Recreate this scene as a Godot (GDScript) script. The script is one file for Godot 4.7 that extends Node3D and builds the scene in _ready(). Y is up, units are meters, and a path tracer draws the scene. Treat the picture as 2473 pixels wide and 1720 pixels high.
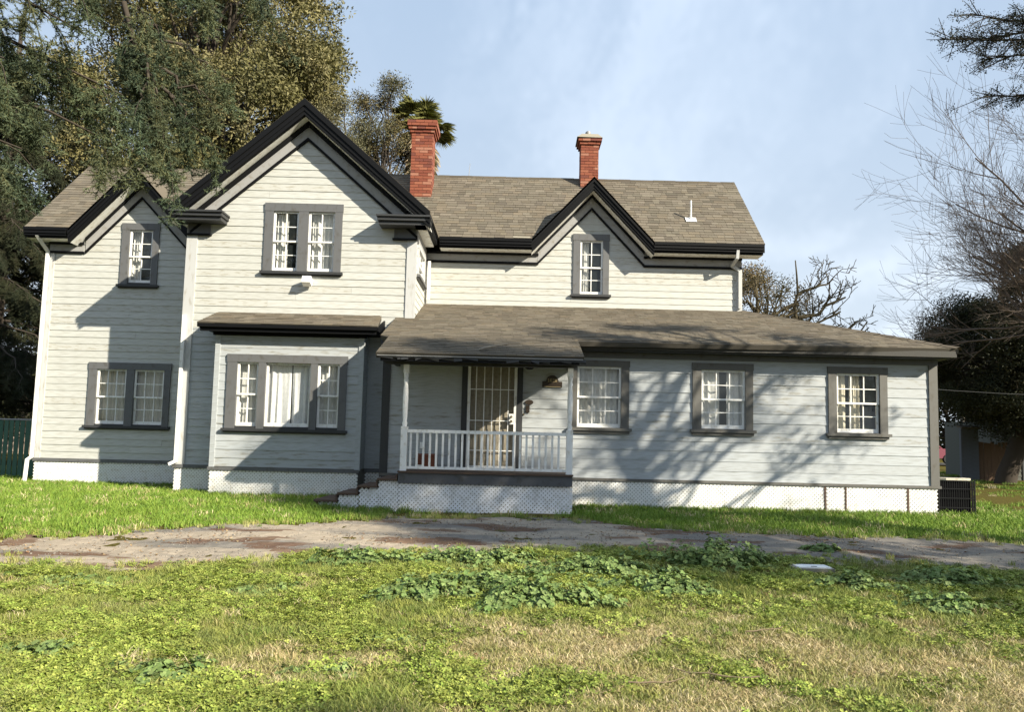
extends Node3D
# An old two-storey clapboard farmhouse with a porch, seen from the lawn on a clear winter afternoon.

const ZM := -3.06    # front wall of the main block
const ZG := -1.3     # front wall of the gabled wing
const ZB := -0.735   # front wall of the bay
const ML := -10.97   # left end of the main block
const MR := 5.40     # right end of the main block
const UP := Vector3.UP

var M := {}
var rng := RandomNumberGenerator.new()
var lumps := FastNoiseLite.new()
var patch := FastNoiseLite.new()
var house: Node3D
var taken := {}
var shingles_left := 300


class Buf:
	var v := PackedVector3Array()
	var n := PackedVector3Array()
	var c := PackedColorArray()
	var col := Color.WHITE

	func tri(p: Vector3, q: Vector3, r: Vector3) -> void:
		var m := (q - p).cross(r - p).normalized()
		v.append(p); v.append(r); v.append(q)
		for i in 3:
			n.append(m); c.append(col)

	func quad(p: Vector3, q: Vector3, r: Vector3, s: Vector3) -> void:
		tri(p, q, r)
		tri(p, r, s)

	func hexa(a: Array) -> void:   # 0-3 back face, 4-7 front face, both counter-clockwise seen from the front
		quad(a[4], a[5], a[6], a[7]); quad(a[1], a[0], a[3], a[2])
		quad(a[0], a[1], a[5], a[4]); quad(a[7], a[6], a[2], a[3])
		quad(a[0], a[4], a[7], a[3]); quad(a[5], a[1], a[2], a[6])

	func box(x0: float, x1: float, y0: float, y1: float, z0: float, z1: float) -> void:
		hexa([Vector3(x0, y0, z0), Vector3(x1, y0, z0), Vector3(x1, y1, z0), Vector3(x0, y1, z0), Vector3(x0, y0, z1), Vector3(x1, y0, z1), Vector3(x1, y1, z1), Vector3(x0, y1, z1)])

	func obox(t: Transform3D, h: Vector3) -> void:
		var a := []
		for z in [-1, 1]:
			for k in [[-1, -1], [1, -1], [1, 1], [-1, 1]]:
				a.append(t * Vector3(k[0] * h.x, k[1] * h.y, z * h.z))
		hexa(a)

	func para(xa: float, ya: float, xb: float, yb: float, d0: float, d1: float, z0: float, z1: float) -> void:   # sloping board with plumb ends
		hexa([Vector3(xa, ya + d0, z0), Vector3(xb, yb + d0, z0), Vector3(xb, yb + d1, z0), Vector3(xa, ya + d1, z0), Vector3(xa, ya + d0, z1), Vector3(xb, yb + d0, z1), Vector3(xb, yb + d1, z1), Vector3(xa, ya + d1, z1)])

	func poly(pts: Array, out: Vector3) -> void:   # convex polygon, extruded along out
		var m: Vector3 = (pts[1] - pts[0]).cross(pts[2] - pts[0])
		var p := pts.duplicate()
		if m.dot(out) < 0:
			p.reverse()
		for i in range(1, p.size() - 1):
			tri(p[0] + out, p[i] + out, p[i + 1] + out)
			tri(p[0], p[i + 1], p[i])
		for i in p.size():
			var j: int = (i + 1) % p.size()
			quad(p[i], p[j], p[j] + out, p[i] + out)

	func tube(pts: Array, rad: Array, sides := 6, cap := true) -> void:
		var rings := []
		var side := Vector3.ZERO
		for i in pts.size():
			var d: Vector3 = (pts[mini(i + 1, pts.size() - 1)] - pts[maxi(i - 1, 0)]).normalized()
			if side == Vector3.ZERO:
				side = d.cross(Vector3(0.31, 0.2, 0.93)).normalized()
			side = (side - d * side.dot(d)).normalized()
			var other := d.cross(side)
			var ring := []
			for k in sides:
				var a := TAU * k / sides
				ring.append([pts[i] + (side * cos(a) + other * sin(a)) * rad[i], side * cos(a) + other * sin(a)])
			rings.append(ring)
		for i in pts.size() - 1:
			for k in sides:
				var j := (k + 1) % sides
				var q := [rings[i][k], rings[i][j], rings[i + 1][j], rings[i + 1][k]]
				for e in [0, 2, 1, 0, 3, 2]:
					v.append(q[e][0]); n.append(q[e][1]); c.append(col)
		if cap:
			for i in [0, pts.size() - 1]:
				for k in range(1, sides - 1):
					tri(rings[i][0][0], rings[i][k][0], rings[i][k + 1][0])

	func lathe(at: Vector3, prof: Array, sides := 12) -> void:   # prof: [radius, height]
		var pts := []
		var rad := []
		for p in prof:
			pts.append(at + Vector3(0, p[1], 0)); rad.append(p[0])
		tube(pts, rad, sides)

	func mesh() -> ArrayMesh:
		var a := []
		a.resize(Mesh.ARRAY_MAX)
		a[Mesh.ARRAY_VERTEX] = v; a[Mesh.ARRAY_NORMAL] = n; a[Mesh.ARRAY_COLOR] = c
		var m := ArrayMesh.new()
		m.add_surface_from_arrays(Mesh.PRIMITIVE_TRIANGLES, a)
		return m


# ---------------------------------------------------------------- helpers
func numbered(called: String, parent: Node) -> String:
	var key := "%d/%s" % [parent.get_instance_id(), called]
	taken[key] = taken.get(key, -1) + 1
	return called if taken[key] == 0 else "%s_%03d" % [called, taken[key]]


func put(called: String, m: Mesh, mat: Material, parent: Node = self) -> MeshInstance3D:
	var o := MeshInstance3D.new()
	o.name = numbered(called, parent)
	o.mesh = m
	o.material_override = mat
	parent.add_child(o, true)
	return o


func obj(called: String, b: Buf, mat: Material, parent: Node = self) -> MeshInstance3D:
	return put(called, b.mesh(), mat, parent)


func boxed(called: String, mat: Material, parent: Node, x0: float, x1: float, y0: float, y1: float, z0: float, z1: float) -> MeshInstance3D:
	var b := Buf.new()
	b.box(x0, x1, y0, y1, z0, z1)
	return obj(called, b, mat, parent)


func multi(called: String, m: Mesh, mat: Material, where: Array, tint: PackedColorArray, parent: Node = self) -> MultiMeshInstance3D:
	var mm := MultiMesh.new()
	mm.transform_format = MultiMesh.TRANSFORM_3D
	mm.use_colors = true
	mm.mesh = m
	mm.instance_count = where.size()
	for i in where.size():
		mm.set_instance_transform(i, where[i])
		mm.set_instance_color(i, tint[i])
	var o := MultiMeshInstance3D.new()
	o.name = numbered(called, parent)
	o.multimesh = mm
	o.material_override = mat
	o.set_meta("kind", "stuff")
	parent.add_child(o, true)
	return o


func thing(called: String, label: String, category: String, at := Vector3.ZERO, group := "") -> Node3D:
	var o := Node3D.new()
	o.name = numbered(called, self)
	add_child(o)
	o.position = at
	tag(o, label, category, group)
	return o


func tag(o: Node, label: String, category: String, group := "") -> Node:
	o.set_meta("label", label)
	o.set_meta("category", category)
	if group:
		o.set_meta("group", group)
	return o


func L(r: float, g: float, b: float) -> Color:   # linear base colour to the sRGB that albedo_color takes
	return Color(r, g, b).linear_to_srgb()


func rnd(a: float, b: float) -> float:
	return rng.randf_range(a, b)


func noise_tex(freq: float, seed_: int, stops: Array, size := 512, octaves := 4, kind := FastNoiseLite.TYPE_SIMPLEX_SMOOTH) -> ImageTexture:
	var f := FastNoiseLite.new()
	f.seed = seed_
	f.frequency = freq
	f.noise_type = kind
	f.fractal_octaves = octaves
	var im := f.get_seamless_image(size, size)
	im.convert(Image.FORMAT_L8)
	var d := im.get_data()
	var g := Gradient.new()
	g.offsets = PackedFloat32Array(stops.map(func(s): return s[0]))
	g.colors = PackedColorArray(stops.map(func(s): return s[1]))
	var ramp := []
	for i in 256:
		var c := g.sample(i / 255.0)
		ramp.append([int(clampf(c.r, 0, 1) * 255), int(clampf(c.g, 0, 1) * 255), int(clampf(c.b, 0, 1) * 255)])
	var o := PackedByteArray()
	o.resize(size * size * 3)
	for i in size * size:
		var r: Array = ramp[d[i]]
		o[i * 3] = r[0]; o[i * 3 + 1] = r[1]; o[i * 3 + 2] = r[2]
	return ImageTexture.create_from_image(Image.create_from_data(size, size, false, Image.FORMAT_RGB8, o))


func mat(called: String, color: Color, rough := 0.8, tex: Texture2D = null, scale := Vector3.ONE, spec := 0.5) -> StandardMaterial3D:
	var m := StandardMaterial3D.new()
	m.resource_name = called
	m.albedo_color = color
	m.roughness = rough
	m.metallic_specular = spec
	m.cull_mode = BaseMaterial3D.CULL_DISABLED
	if tex:
		m.albedo_texture = tex
		m.uv1_triplanar = true
		m.uv1_world_triplanar = true
		m.uv1_scale = scale
	M[called] = m
	return m


func gy(x: float, z: float) -> float:   # height of the ground
	var y := -0.28 * smoothstep(2.0, 10.0, z) + 0.016 * clampf(-z - 6.0, 0.0, 40.0)
	return y + lumps.get_noise_2d(x, z) * 0.035 * smoothstep(0.0, 3.0, absf(z) + 0.6)


# ---------------------------------------------------------------- materials
func materials() -> void:
	var w := Color.WHITE
	var wood := noise_tex(0.018, 3, [[0.0, Color(0.86, 0.855, 0.84)], [0.35, Color(0.955, 0.95, 0.94)], [0.6, w], [1.0, w]])
	var dirt := noise_tex(0.012, 8, [[0.0, Color(0.78, 0.75, 0.69)], [0.25, Color(0.93, 0.915, 0.885)], [0.45, w], [1.0, w]])
	var faint := noise_tex(0.014, 9, [[0.0, Color(0.86, 0.83, 0.78)], [0.2, Color(0.95, 0.94, 0.92)], [0.4, w], [1.0, w]])
	var fine := noise_tex(0.05, 21, [[0.0, Color(0.55, 0.55, 0.55)], [0.5, Color(0.88, 0.88, 0.88)], [1.0, w]])
	var grain := noise_tex(0.07, 33, [[0.0, Color(0.58, 0.56, 0.54)], [0.5, Color(0.88, 0.87, 0.86)], [1.0, w]])
	var boards := Vector3(0.35, 6.0, 0.35)
	mat("paint_pale", L(0.517, 0.524, 0.495), 0.62, wood, boards)
	mat("paint_pale_worn", L(0.491, 0.493, 0.461), 0.7, dirt, Vector3(0.6, 3.4, 0.6))
	mat("paint_pale_fresh", L(0.540, 0.546, 0.520), 0.6, wood, Vector3(0.3, 4.0, 0.3))
	mat("paint_grey", L(0.425, 0.452, 0.470), 0.6, wood, boards)
	mat("paint_grey_worn", L(0.405, 0.428, 0.442), 0.66, dirt, Vector3(0.4, 2.0, 0.4))
	mat("paint_grey_fresh", L(0.440, 0.470, 0.492), 0.58, wood, Vector3(0.3, 4.0, 0.3))
	mat("trim_grey", L(0.120, 0.122, 0.126), 0.6, faint, Vector3(0.9, 0.5, 0.9))
	mat("trim_warm", L(0.118, 0.114, 0.104), 0.6, faint, Vector3(0.9, 0.5, 0.9))
	mat("trim_weathered", L(0.075, 0.073, 0.066), 0.75, grain, Vector3(1.2, 6, 1.2))
	mat("trim_light", L(0.50, 0.505, 0.50), 0.6, faint, Vector3(1.4, 0.35, 1.4))
	mat("trim_black", L(0.0075, 0.008, 0.0095), 0.62, fine, Vector3(3, 3, 3), 0.28)
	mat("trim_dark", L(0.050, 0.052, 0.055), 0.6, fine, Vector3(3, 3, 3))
	mat("white", L(0.86, 0.86, 0.84), 0.5, faint, Vector3(1.2, 0.8, 1.2))
	mat("white_old", L(0.86, 0.855, 0.83), 0.7, faint, Vector3(0.8, 0.8, 0.8))
	mat("white_clean", L(0.88, 0.88, 0.90), 0.6, wood, Vector3(0.7, 0.7, 0.7))
	mat("frieze", L(0.325, 0.325, 0.325), 0.62, faint, Vector3(0.8, 0.8, 0.8))
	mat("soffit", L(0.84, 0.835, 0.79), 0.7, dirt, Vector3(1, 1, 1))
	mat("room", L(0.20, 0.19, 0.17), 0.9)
	mat("step_brown", L(0.135, 0.085, 0.060), 0.75, grain, Vector3(2, 2, 2))
	mat("skirt", L(0.095, 0.097, 0.105), 0.7, dirt, Vector3(1, 1, 1))
	mat("metal_grey", L(0.42, 0.42, 0.41), 0.45, fine, Vector3(4, 4, 4))
	mat("concrete", L(0.42, 0.39, 0.31), 0.9, grain, Vector3(4, 4, 4))
	mat("mortar", L(0.36, 0.20, 0.15), 0.95, grain, Vector3(8, 8, 8))
	var brick_tex := noise_tex(0.06, 5, [[0.0, Color(0.62, 0.58, 0.56)], [0.5, Color(0.92, 0.9, 0.9)], [1.0, w]])
	var bt := [[0.315, 0.098, 0.052], [0.255, 0.072, 0.040], [0.37, 0.135, 0.075], [0.20, 0.062, 0.042], [0.43, 0.20, 0.13]]
	for i in bt.size():
		mat("brick%d" % i, L(bt[i][0], bt[i][1], bt[i][2]), 0.9, brick_tex, Vector3(5, 5, 5))
	var st := [[0.232, 0.206, 0.164], [0.215, 0.190, 0.151], [0.250, 0.223, 0.178], [0.195, 0.174, 0.140], [0.240, 0.207, 0.158]]
	for i in st.size():
		mat("shingle%d" % i, L(st[i][0], st[i][1], st[i][2]), 0.95, grain, Vector3(6, 6, 6), 0.2)
	mat("shingles", Color.WHITE, 0.95, grain, Vector3(6, 6, 6), 0.2).vertex_color_use_as_albedo = true
	mat("slab", L(0.08, 0.072, 0.06), 0.95, null, Vector3.ONE, 0.2)
	var glass := mat("glass", Color(0.55, 0.6, 0.6, 0.06), 0.02)
	glass.transparency = BaseMaterial3D.TRANSPARENCY_ALPHA
	var cloth := noise_tex(0.03, 14, [[0.0, Color(0.86, 0.86, 0.84)], [1.0, w]])
	mat("curtain", L(0.74, 0.74, 0.72), 0.9, cloth, Vector3(3, 0.6, 3), 0.2)
	mat("curtain_warm", L(0.62, 0.58, 0.47), 0.9, cloth, Vector3(3, 0.6, 3), 0.2)
	mat("curtain_white", L(0.82, 0.83, 0.84), 0.9, cloth, Vector3(3, 0.6, 3), 0.2)
	mat("door_tan", L(0.30, 0.265, 0.200), 0.7, wood, Vector3(1.5, 1.5, 1.5))
	mat("brass", L(0.30, 0.25, 0.16), 0.35).metallic = 0.8
	mat("bronze", L(0.060, 0.040, 0.026), 0.45, fine, Vector3(10, 10, 10))
	mat("gold", L(0.55, 0.44, 0.24), 0.5)
	mat("carton", L(0.24, 0.075, 0.040), 0.85, grain, Vector3(3, 3, 3))
	mat("steel_dark", L(0.012, 0.013, 0.014), 0.6, null, Vector3.ONE, 0.25)
	mat("fin_dark", L(0.006, 0.006, 0.007), 0.9, null, Vector3.ONE, 0.1)
	mat("beige_metal", L(0.55, 0.51, 0.42), 0.5, dirt, Vector3(1, 1, 1))
	mat("bark", L(0.075, 0.060, 0.046), 0.95, grain, Vector3(5, 1.5, 5))
	mat("bark_grey", L(0.185, 0.145, 0.118), 0.95, grain, Vector3(5, 2, 5))
	mat("bark_pale", L(0.42, 0.37, 0.30), 0.95, grain, Vector3(3, 2, 3))
	mat("bark_moss", L(0.135, 0.110, 0.060), 0.95, grain, Vector3(4, 2, 4))
	for k in ["leaf", "needle", "blade", "weed_leaf", "frond"]:
		var m := mat(k, Color.WHITE, 0.62 if k != "needle" else 0.75, null, Vector3.ONE, 0.35)
		m.vertex_color_use_as_albedo = true
		m.backlight_enabled = true
		m.backlight = Color(0.32, 0.36, 0.16)
	var soil := noise_tex(0.035, 41, [[0.0, Color(0.34, 0.30, 0.22)], [0.45, Color(0.50, 0.47, 0.31)], [0.7, Color(0.60, 0.56, 0.38)], [1.0, Color(0.72, 0.66, 0.48)]], 1024, 5)
	mat("soil", L(0.40, 0.39, 0.26), 1.0, soil, Vector3(0.6, 0.6, 0.6), 0.1)
	var grit := noise_tex(0.12, 44, [[0.0, Color(0.50, 0.47, 0.44)], [0.45, Color(0.82, 0.81, 0.8)], [0.75, w], [1.0, w]], 1024, 4)
	mat("track", Color.WHITE, 1.0, grit, Vector3(1.6, 1.6, 1.6), 0.15).vertex_color_use_as_albedo = true
	mat("pebble", Color.WHITE, 0.95, null, Vector3.ONE, 0.2).vertex_color_use_as_albedo = true
	mat("green_slat", L(0.042, 0.150, 0.098), 0.55, fine, Vector3(2, 2, 2))
	mat("plaster_pink", L(0.50, 0.40, 0.33), 0.9, dirt, Vector3(0.4, 0.4, 0.4))
	mat("shed_grey", L(0.105, 0.118, 0.140), 0.7, wood, boards)
	mat("fence_wood", L(0.20, 0.125, 0.075), 0.85, grain, Vector3(4, 0.8, 4))
	mat("garage", L(0.095, 0.100, 0.085), 0.8, wood, boards)
	mat("car_red", L(0.17, 0.012, 0.035), 0.25)
	M.car_red.clearcoat_enabled = true
	mat("rubber", L(0.02, 0.02, 0.02), 0.8)
	mat("asphalt", L(0.075, 0.074, 0.072), 0.95, grain, Vector3(2, 2, 2))
	mat("twig", L(0.26, 0.20, 0.13), 0.95, grain, Vector3(8, 8, 8))


# ---------------------------------------------------------------- house parts
func span_at(y: float, a0: float, a1: float, g: Array) -> Array:
	if g.is_empty():
		return [a0, a1]
	var half: float = maxf(0.0, (g[1] - y) / g[2])
	return [maxf(a0, g[0] - half), minf(a1, g[0] + half)]


# Boards on the plane o + u*a + UP*y, facing w; holes are [a0, a1, y0, y1]; g = [middle, peak height, slope] cuts a gable.
func siding(parent: Node, o: Vector3, u: Vector3, w: Vector3, a0: float, a1: float, y0: float, y1: float, pitch: float, holes: Array, g: Array, mats: Array, joints := 4.2) -> void:
	var y := y0
	while y < y1 - 0.02:
		var yt := minf(y + pitch, y1)
		var b := span_at(y, a0, a1, g)
		var t := span_at(yt, a0, a1, g)
		if b[1] - b[0] < 0.05:
			break
		var pieces := [[b[0], b[1], t[0], maxf(t[1], t[0]), y, yt]]
		for h in holes:
			var next := []
			for p in pieces:
				if h[2] >= p[5] - 0.004 or h[3] <= p[4] + 0.004 or h[0] >= p[1] or h[1] <= p[0]:
					next.append(p)
					continue
				if h[0] > p[0] + 0.01:
					next.append([p[0], h[0], p[2], h[0], p[4], p[5]])
				if h[1] < p[1] - 0.01:
					next.append([h[1], p[1], h[1], p[3], p[4], p[5]])
				if h[2] > p[4] + 0.012:
					next.append([h[0], h[1], h[0], h[1], p[4], h[2]])
				if h[3] < p[5] - 0.012:
					next.append([h[0], h[1], h[0], h[1], h[3], p[5]])
			pieces = next
		var cut := []
		for p in pieces:
			if p[1] - p[0] > joints and rng.randf() < 0.55:
				var at: float = lerpf(p[0], p[1], rnd(0.25, 0.75))
				cut.append([p[0], at - 0.0015, p[2], at - 0.0015, p[4], p[5]])
				cut.append([at + 0.0015, p[1], at + 0.0015, p[3], p[4], p[5]])
			else:
				cut.append(p)
		for p in cut:
			var bf := Buf.new()
			var d0 := 0.0165 + rnd(-0.003, 0.003)
			var d1 := 0.006 + rnd(-0.001, 0.001)
			var sag := rnd(-0.0025, 0.0025)
			var P := func(a: float, yy: float, d: float) -> Vector3: return o + u * a + UP * yy + w * d
			var yb: float = p[4] + sag
			var q := [P.call(p[0], yb, 0.0), P.call(p[1], yb - sag * 0.6, 0.0), P.call(p[3], p[5] + 0.004, 0.0), P.call(p[2], p[5] + 0.004, 0.0), P.call(p[0], yb, d0), P.call(p[1], yb - sag * 0.6, d0), P.call(p[3], p[5] + 0.004, d1), P.call(p[2], p[5] + 0.004, d1)]
			if u.cross(UP).dot(w) < 0:
				q = [q[1], q[0], q[3], q[2], q[5], q[4], q[7], q[6]]
			bf.hexa(q)
			obj("siding_board", bf, mats[rng.randi() % mats.size()], parent)
		y += pitch


# The wall behind the boards, with real openings.
func sheath(called: String, parent: Node, o: Vector3, u: Vector3, w: Vector3, a0: float, a1: float, y0: float, y1: float, holes: Array, g: Array, m: Material) -> MeshInstance3D:
	var ys := [y0, y1]
	for h in holes:
		ys.append(h[2]); ys.append(h[3])
	if g:
		ys.append(g[1] - (a1 - a0) * 0.5 * g[2])
	ys = ys.filter(func(e): return e >= y0 and e <= y1)
	ys.sort()
	var bf := Buf.new()
	for i in ys.size() - 1:
		if ys[i + 1] - ys[i] < 0.002:
			continue
		var mid: float = (ys[i] + ys[i + 1]) * 0.5
		var b := span_at(ys[i], a0, a1, g)
		var t := span_at(ys[i + 1], a0, a1, g)
		var pieces := [[b[0], b[1], t[0], t[1]]]
		for h in holes:
			if h[2] < mid and h[3] > mid:
				var next := []
				for p in pieces:
					if h[0] >= p[1] or h[1] <= p[0]:
						next.append(p)
					else:
						next.append([p[0], h[0], p[2], h[0]])
						next.append([h[1], p[1], h[1], p[3]])
				pieces = next
		for p in pieces:
			if maxf(p[1] - p[0], p[3] - p[2]) < 0.003:
				continue
			var c := []
			for d in [-0.11, 0.0]:
				for e in [[p[0], ys[i]], [p[1], ys[i]], [p[3], ys[i + 1]], [p[2], ys[i + 1]]]:
					c.append(o + u * e[0] + UP * e[1] + w * d)
			if u.cross(UP).dot(w) < 0:
				c = [c[1], c[0], c[3], c[2], c[5], c[4], c[7], c[6]]
			bf.hexa(c)
	return obj(called, bf, m, parent)


# A casing on the wall plane; lights are [x0, x1, y0, y1, columns, rows, double hung].
func window(o: Vector3, u: Vector3, w: Vector3, t: Array, lights: Array, trim: Material, sill_m: Material, apron := false) -> MeshInstance3D:
	var turn := Basis(u, UP, w)
	var T := Transform3D(turn, o)
	var bf := Buf.new()
	var B := func(b: Buf, x0: float, x1: float, y0: float, y1: float, d0: float, d1: float) -> void:
		b.obox(T * Transform3D(Basis.IDENTITY, Vector3((x0 + x1) / 2, (y0 + y1) / 2, (d0 + d1) / 2)), Vector3(x1 - x0, y1 - y0, d1 - d0) / 2)
	var first: Array = lights[0]
	var last: Array = lights[-1]
	B.call(bf, t[0] - 0.012, t[1] + 0.012, first[3], t[3], -0.04, 0.050)
	B.call(bf, t[0], first[0], t[2], first[3], -0.04, 0.045)
	B.call(bf, last[1], t[1], t[2], first[3], -0.04, 0.045)
	for i in lights.size() - 1:
		B.call(bf, lights[i][1], lights[i + 1][0], t[2], first[3], -0.04, 0.045)
	var win := obj("window", bf, trim, house)
	var sb := Buf.new()
	B.call(sb, t[0] - 0.05, t[1] + 0.05, t[2] - 0.055, t[2], -0.04, 0.095)
	if apron:
		B.call(sb, t[0] - 0.01, t[1] + 0.01, t[2] - 0.105, t[2] - 0.055, 0.0, 0.06)
	else:
		B.call(sb, t[0] - 0.02, t[1] + 0.02, t[2] - 0.085, t[2] - 0.055, 0.0, 0.055)
	obj("sill", sb, sill_m, win)
	for l in lights:
		var x0: float = l[0]; var x1: float = l[1]; var y0: float = l[2]; var y1: float = l[3]
		if t[2] < y0 - 0.001:
			var lb := Buf.new()
			B.call(lb, x0, x1, t[2], y0, -0.04, 0.03)
			obj("stop", lb, sill_m, win)
		var halves := [[y0, y1, -0.035]]
		if l[6]:
			var mid := (y0 + y1) / 2.0
			halves = [[mid - 0.02, y1, -0.012], [y0, mid + 0.018, -0.048]]
		for k in halves.size():
			var h: Array = halves[k]
			var d: float = h[2]
			var lo := 0.075 if (k == halves.size() - 1) else 0.035
			var hi := 0.035
			var side := 0.042
			var s := Buf.new()
			B.call(s, x0, x0 + side, h[0], h[1], d - 0.016, d + 0.018)
			B.call(s, x1 - side, x1, h[0], h[1], d - 0.016, d + 0.018)
			B.call(s, x0 + side, x1 - side, h[0], h[0] + lo, d - 0.016, d + 0.018)
			B.call(s, x0 + side, x1 - side, h[1] - hi, h[1], d - 0.016, d + 0.018)
			var cw: float = (x1 - x0 - 2 * side) / l[4]
			var ch: float = (h[1] - hi - h[0] - lo) / l[5]
			for i in range(1, l[4]):
				B.call(s, x0 + side + cw * i - 0.010, x0 + side + cw * i + 0.010, h[0] + lo, h[1] - hi, d - 0.012, d + 0.014)
			for j in range(1, l[5]):
				B.call(s, x0 + side, x1 - side, h[0] + lo + ch * j - 0.009, h[0] + lo + ch * j + 0.009, d - 0.011, d + 0.012)
			obj("sash", s, M.white, win)
			for i in l[4]:
				for j in l[5]:
					var p := Buf.new()
					var cx: float = x0 + side + cw * (i + 0.5)
					var cy: float = h[0] + lo + ch * (j + 0.5)
					var tilt := Basis.from_euler(Vector3(rnd(-0.012, 0.012), rnd(-0.012, 0.012), 0))
					var X := T * Transform3D(tilt, Vector3(cx, cy, d))
					var hw := cw / 2 - 0.002
					var hh := ch / 2 - 0.002
					p.quad(X * Vector3(-hw, -hh, 0), X * Vector3(hw, -hh, 0), X * Vector3(hw, hh, 0), X * Vector3(-hw, hh, 0))
					obj("pane", p, M.glass, win)
	return win


# Folded cloth hanging behind a window, from x0 to x1 with an optional gap.
func curtain(x0: float, x1: float, y0: float, y1: float, z: float, m: Material, label: String, folds := 14.0, deep := 0.02, u := Vector3.RIGHT, o := Vector3.ZERO) -> void:
	var bf := Buf.new()
	var cols := int((x1 - x0) * 70) + 8
	var w := u.cross(UP)
	var ph := rnd(0, 6)
	var ph2 := rnd(0, 6)
	var rows := 5
	var P := func(i: int, j: int) -> Vector3:
		var s := float(i) / cols
		var t := float(j) / rows
		var x := lerpf(x0, x1, s)
		var f := sin(s * folds * (x1 - x0) * 4.0 + ph + 0.7 * sin(s * 9.0 + ph2)) * deep * lerpf(1.1, 0.55, t) + sin(s * folds * 1.7 + ph2 + t * 0.8) * deep * 0.5
		return o + u * x + UP * lerpf(y0 + 0.006 * sin(s * 30.0 + ph), y1, t) + w * (z + f)
	for i in cols:
		for j in rows:
			bf.quad(P.call(i, j), P.call(i + 1, j), P.call(i + 1, j + 1), P.call(i, j + 1))
	var rod := Buf.new()
	var t := thing("curtain", label, "curtain", o + u * (x0 + x1) * 0.5 + UP * y0 + w * z, "curtains behind the windows")
	var c := obj("cloth", bf, m, t)
	c.position = -t.position
	rod.tube([o + u * (x0 - 0.04) + UP * (y1 - 0.004) + w * z, o + u * (x1 + 0.04) + UP * (y1 - 0.004) + w * z], [0.008, 0.008], 6)
	obj("rod", rod, M.metal_grey, t).position = -t.position


# Shingle courses up a slope: O at the lower left, u along the eave, v up the slope; spans(s) gives [[u0, u1], ...].
func shingled(called: String, O: Vector3, u: Vector3, v: Vector3, length: float, spans: Callable, own: bool, moss := 0.0) -> MeshInstance3D:
	var w := u.cross(v).normalized()
	if w.y < 0:
		w = -w
	var slab := Buf.new()
	var field := Buf.new()
	var e := 0.128
	var s := 0.0
	var singles := []
	var tones := [Color(0.232, 0.206, 0.164), Color(0.215, 0.190, 0.151), Color(0.250, 0.223, 0.178), Color(0.195, 0.174, 0.140), Color(0.240, 0.207, 0.158)]
	var row := 0
	while s < length - 0.01:
		var s1 := minf(s + e, length)
		var lo: Array = spans.call(s + 0.001)
		var hi: Array = spans.call(s1 - 0.001)
		if lo.size() != hi.size():
			hi = lo
		for k in mini(lo.size(), hi.size()):
			var a0: float = lo[k][0]; var a1: float = lo[k][1]
			if a1 - a0 < 0.03:
				continue
			var c0: float = hi[k][0]; var c1: float = maxf(hi[k][1], hi[k][0])
			slab.hexa([O + u * a0 + v * s - w * 0.09, O + u * a1 + v * s - w * 0.09, O + u * c1 + v * s1 - w * 0.09, O + u * c0 + v * s1 - w * 0.09, O + u * a0 + v * s, O + u * a1 + v * s, O + u * c1 + v * s1, O + u * c0 + v * s1])
			var a := a0 - rnd(0.0, 0.2)
			while a < a1:
				var wide := rnd(0.11, 0.30)
				var x0 := maxf(a, a0)
				var x1 := minf(a + wide - 0.005, a1)
				a += wide
				if x1 - x0 < 0.03:
					continue
				var tone := rng.randi() % tones.size()
				var lift := rnd(0.010, 0.018)
				var over := rnd(-0.004, 0.006)
				if own and shingles_left > 0 and x1 - x0 > 0.1:
					shingles_left -= 1
					singles.append([O + u * (x0 + x1) * 0.5 + v * s, x1 - x0, s1 - s, tone, lift])
					continue
				field.col = tones[tone] * rnd(0.86, 1.12)
				var p := O + u * x0 + v * (s - over)
				var q := O + u * x1 + v * (s - over)
				var up: Vector3 = v * (s1 - s + over + 0.012)
				field.quad(p + w * lift, q + w * lift, q + up + w * 0.004, p + up + w * 0.004)
				field.quad(p, q, q + w * lift, p + w * lift)
				field.tri(p, p + w * lift, p + up + w * 0.004)
				field.tri(q, q + up + w * 0.004, q + w * lift)
		s += e
		row += 1
	var roof := obj(called, slab, M.slab, house)
	if field.v.size():
		obj("shingle_courses", field, M.shingles, roof).set_meta("kind", "stuff")
	if singles:
		var one := Buf.new()
		one.hexa([Vector3(-0.5, -0.02, 0), Vector3(0.5, -0.02, 0), Vector3(0.5, 1.06, 0), Vector3(-0.5, 1.06, 0), Vector3(-0.5, -0.02, 1), Vector3(0.5, -0.02, 1), Vector3(0.5, 1.06, 0.25), Vector3(-0.5, 1.06, 0.25)])
		var shape := one.mesh()
		for g in singles:
			var p := put("shingle", shape, M["shingle%d" % g[3]], roof)
			p.transform = Transform3D(Basis(u * g[1], v * g[2], w * g[4]), g[0])
	return roof


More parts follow.
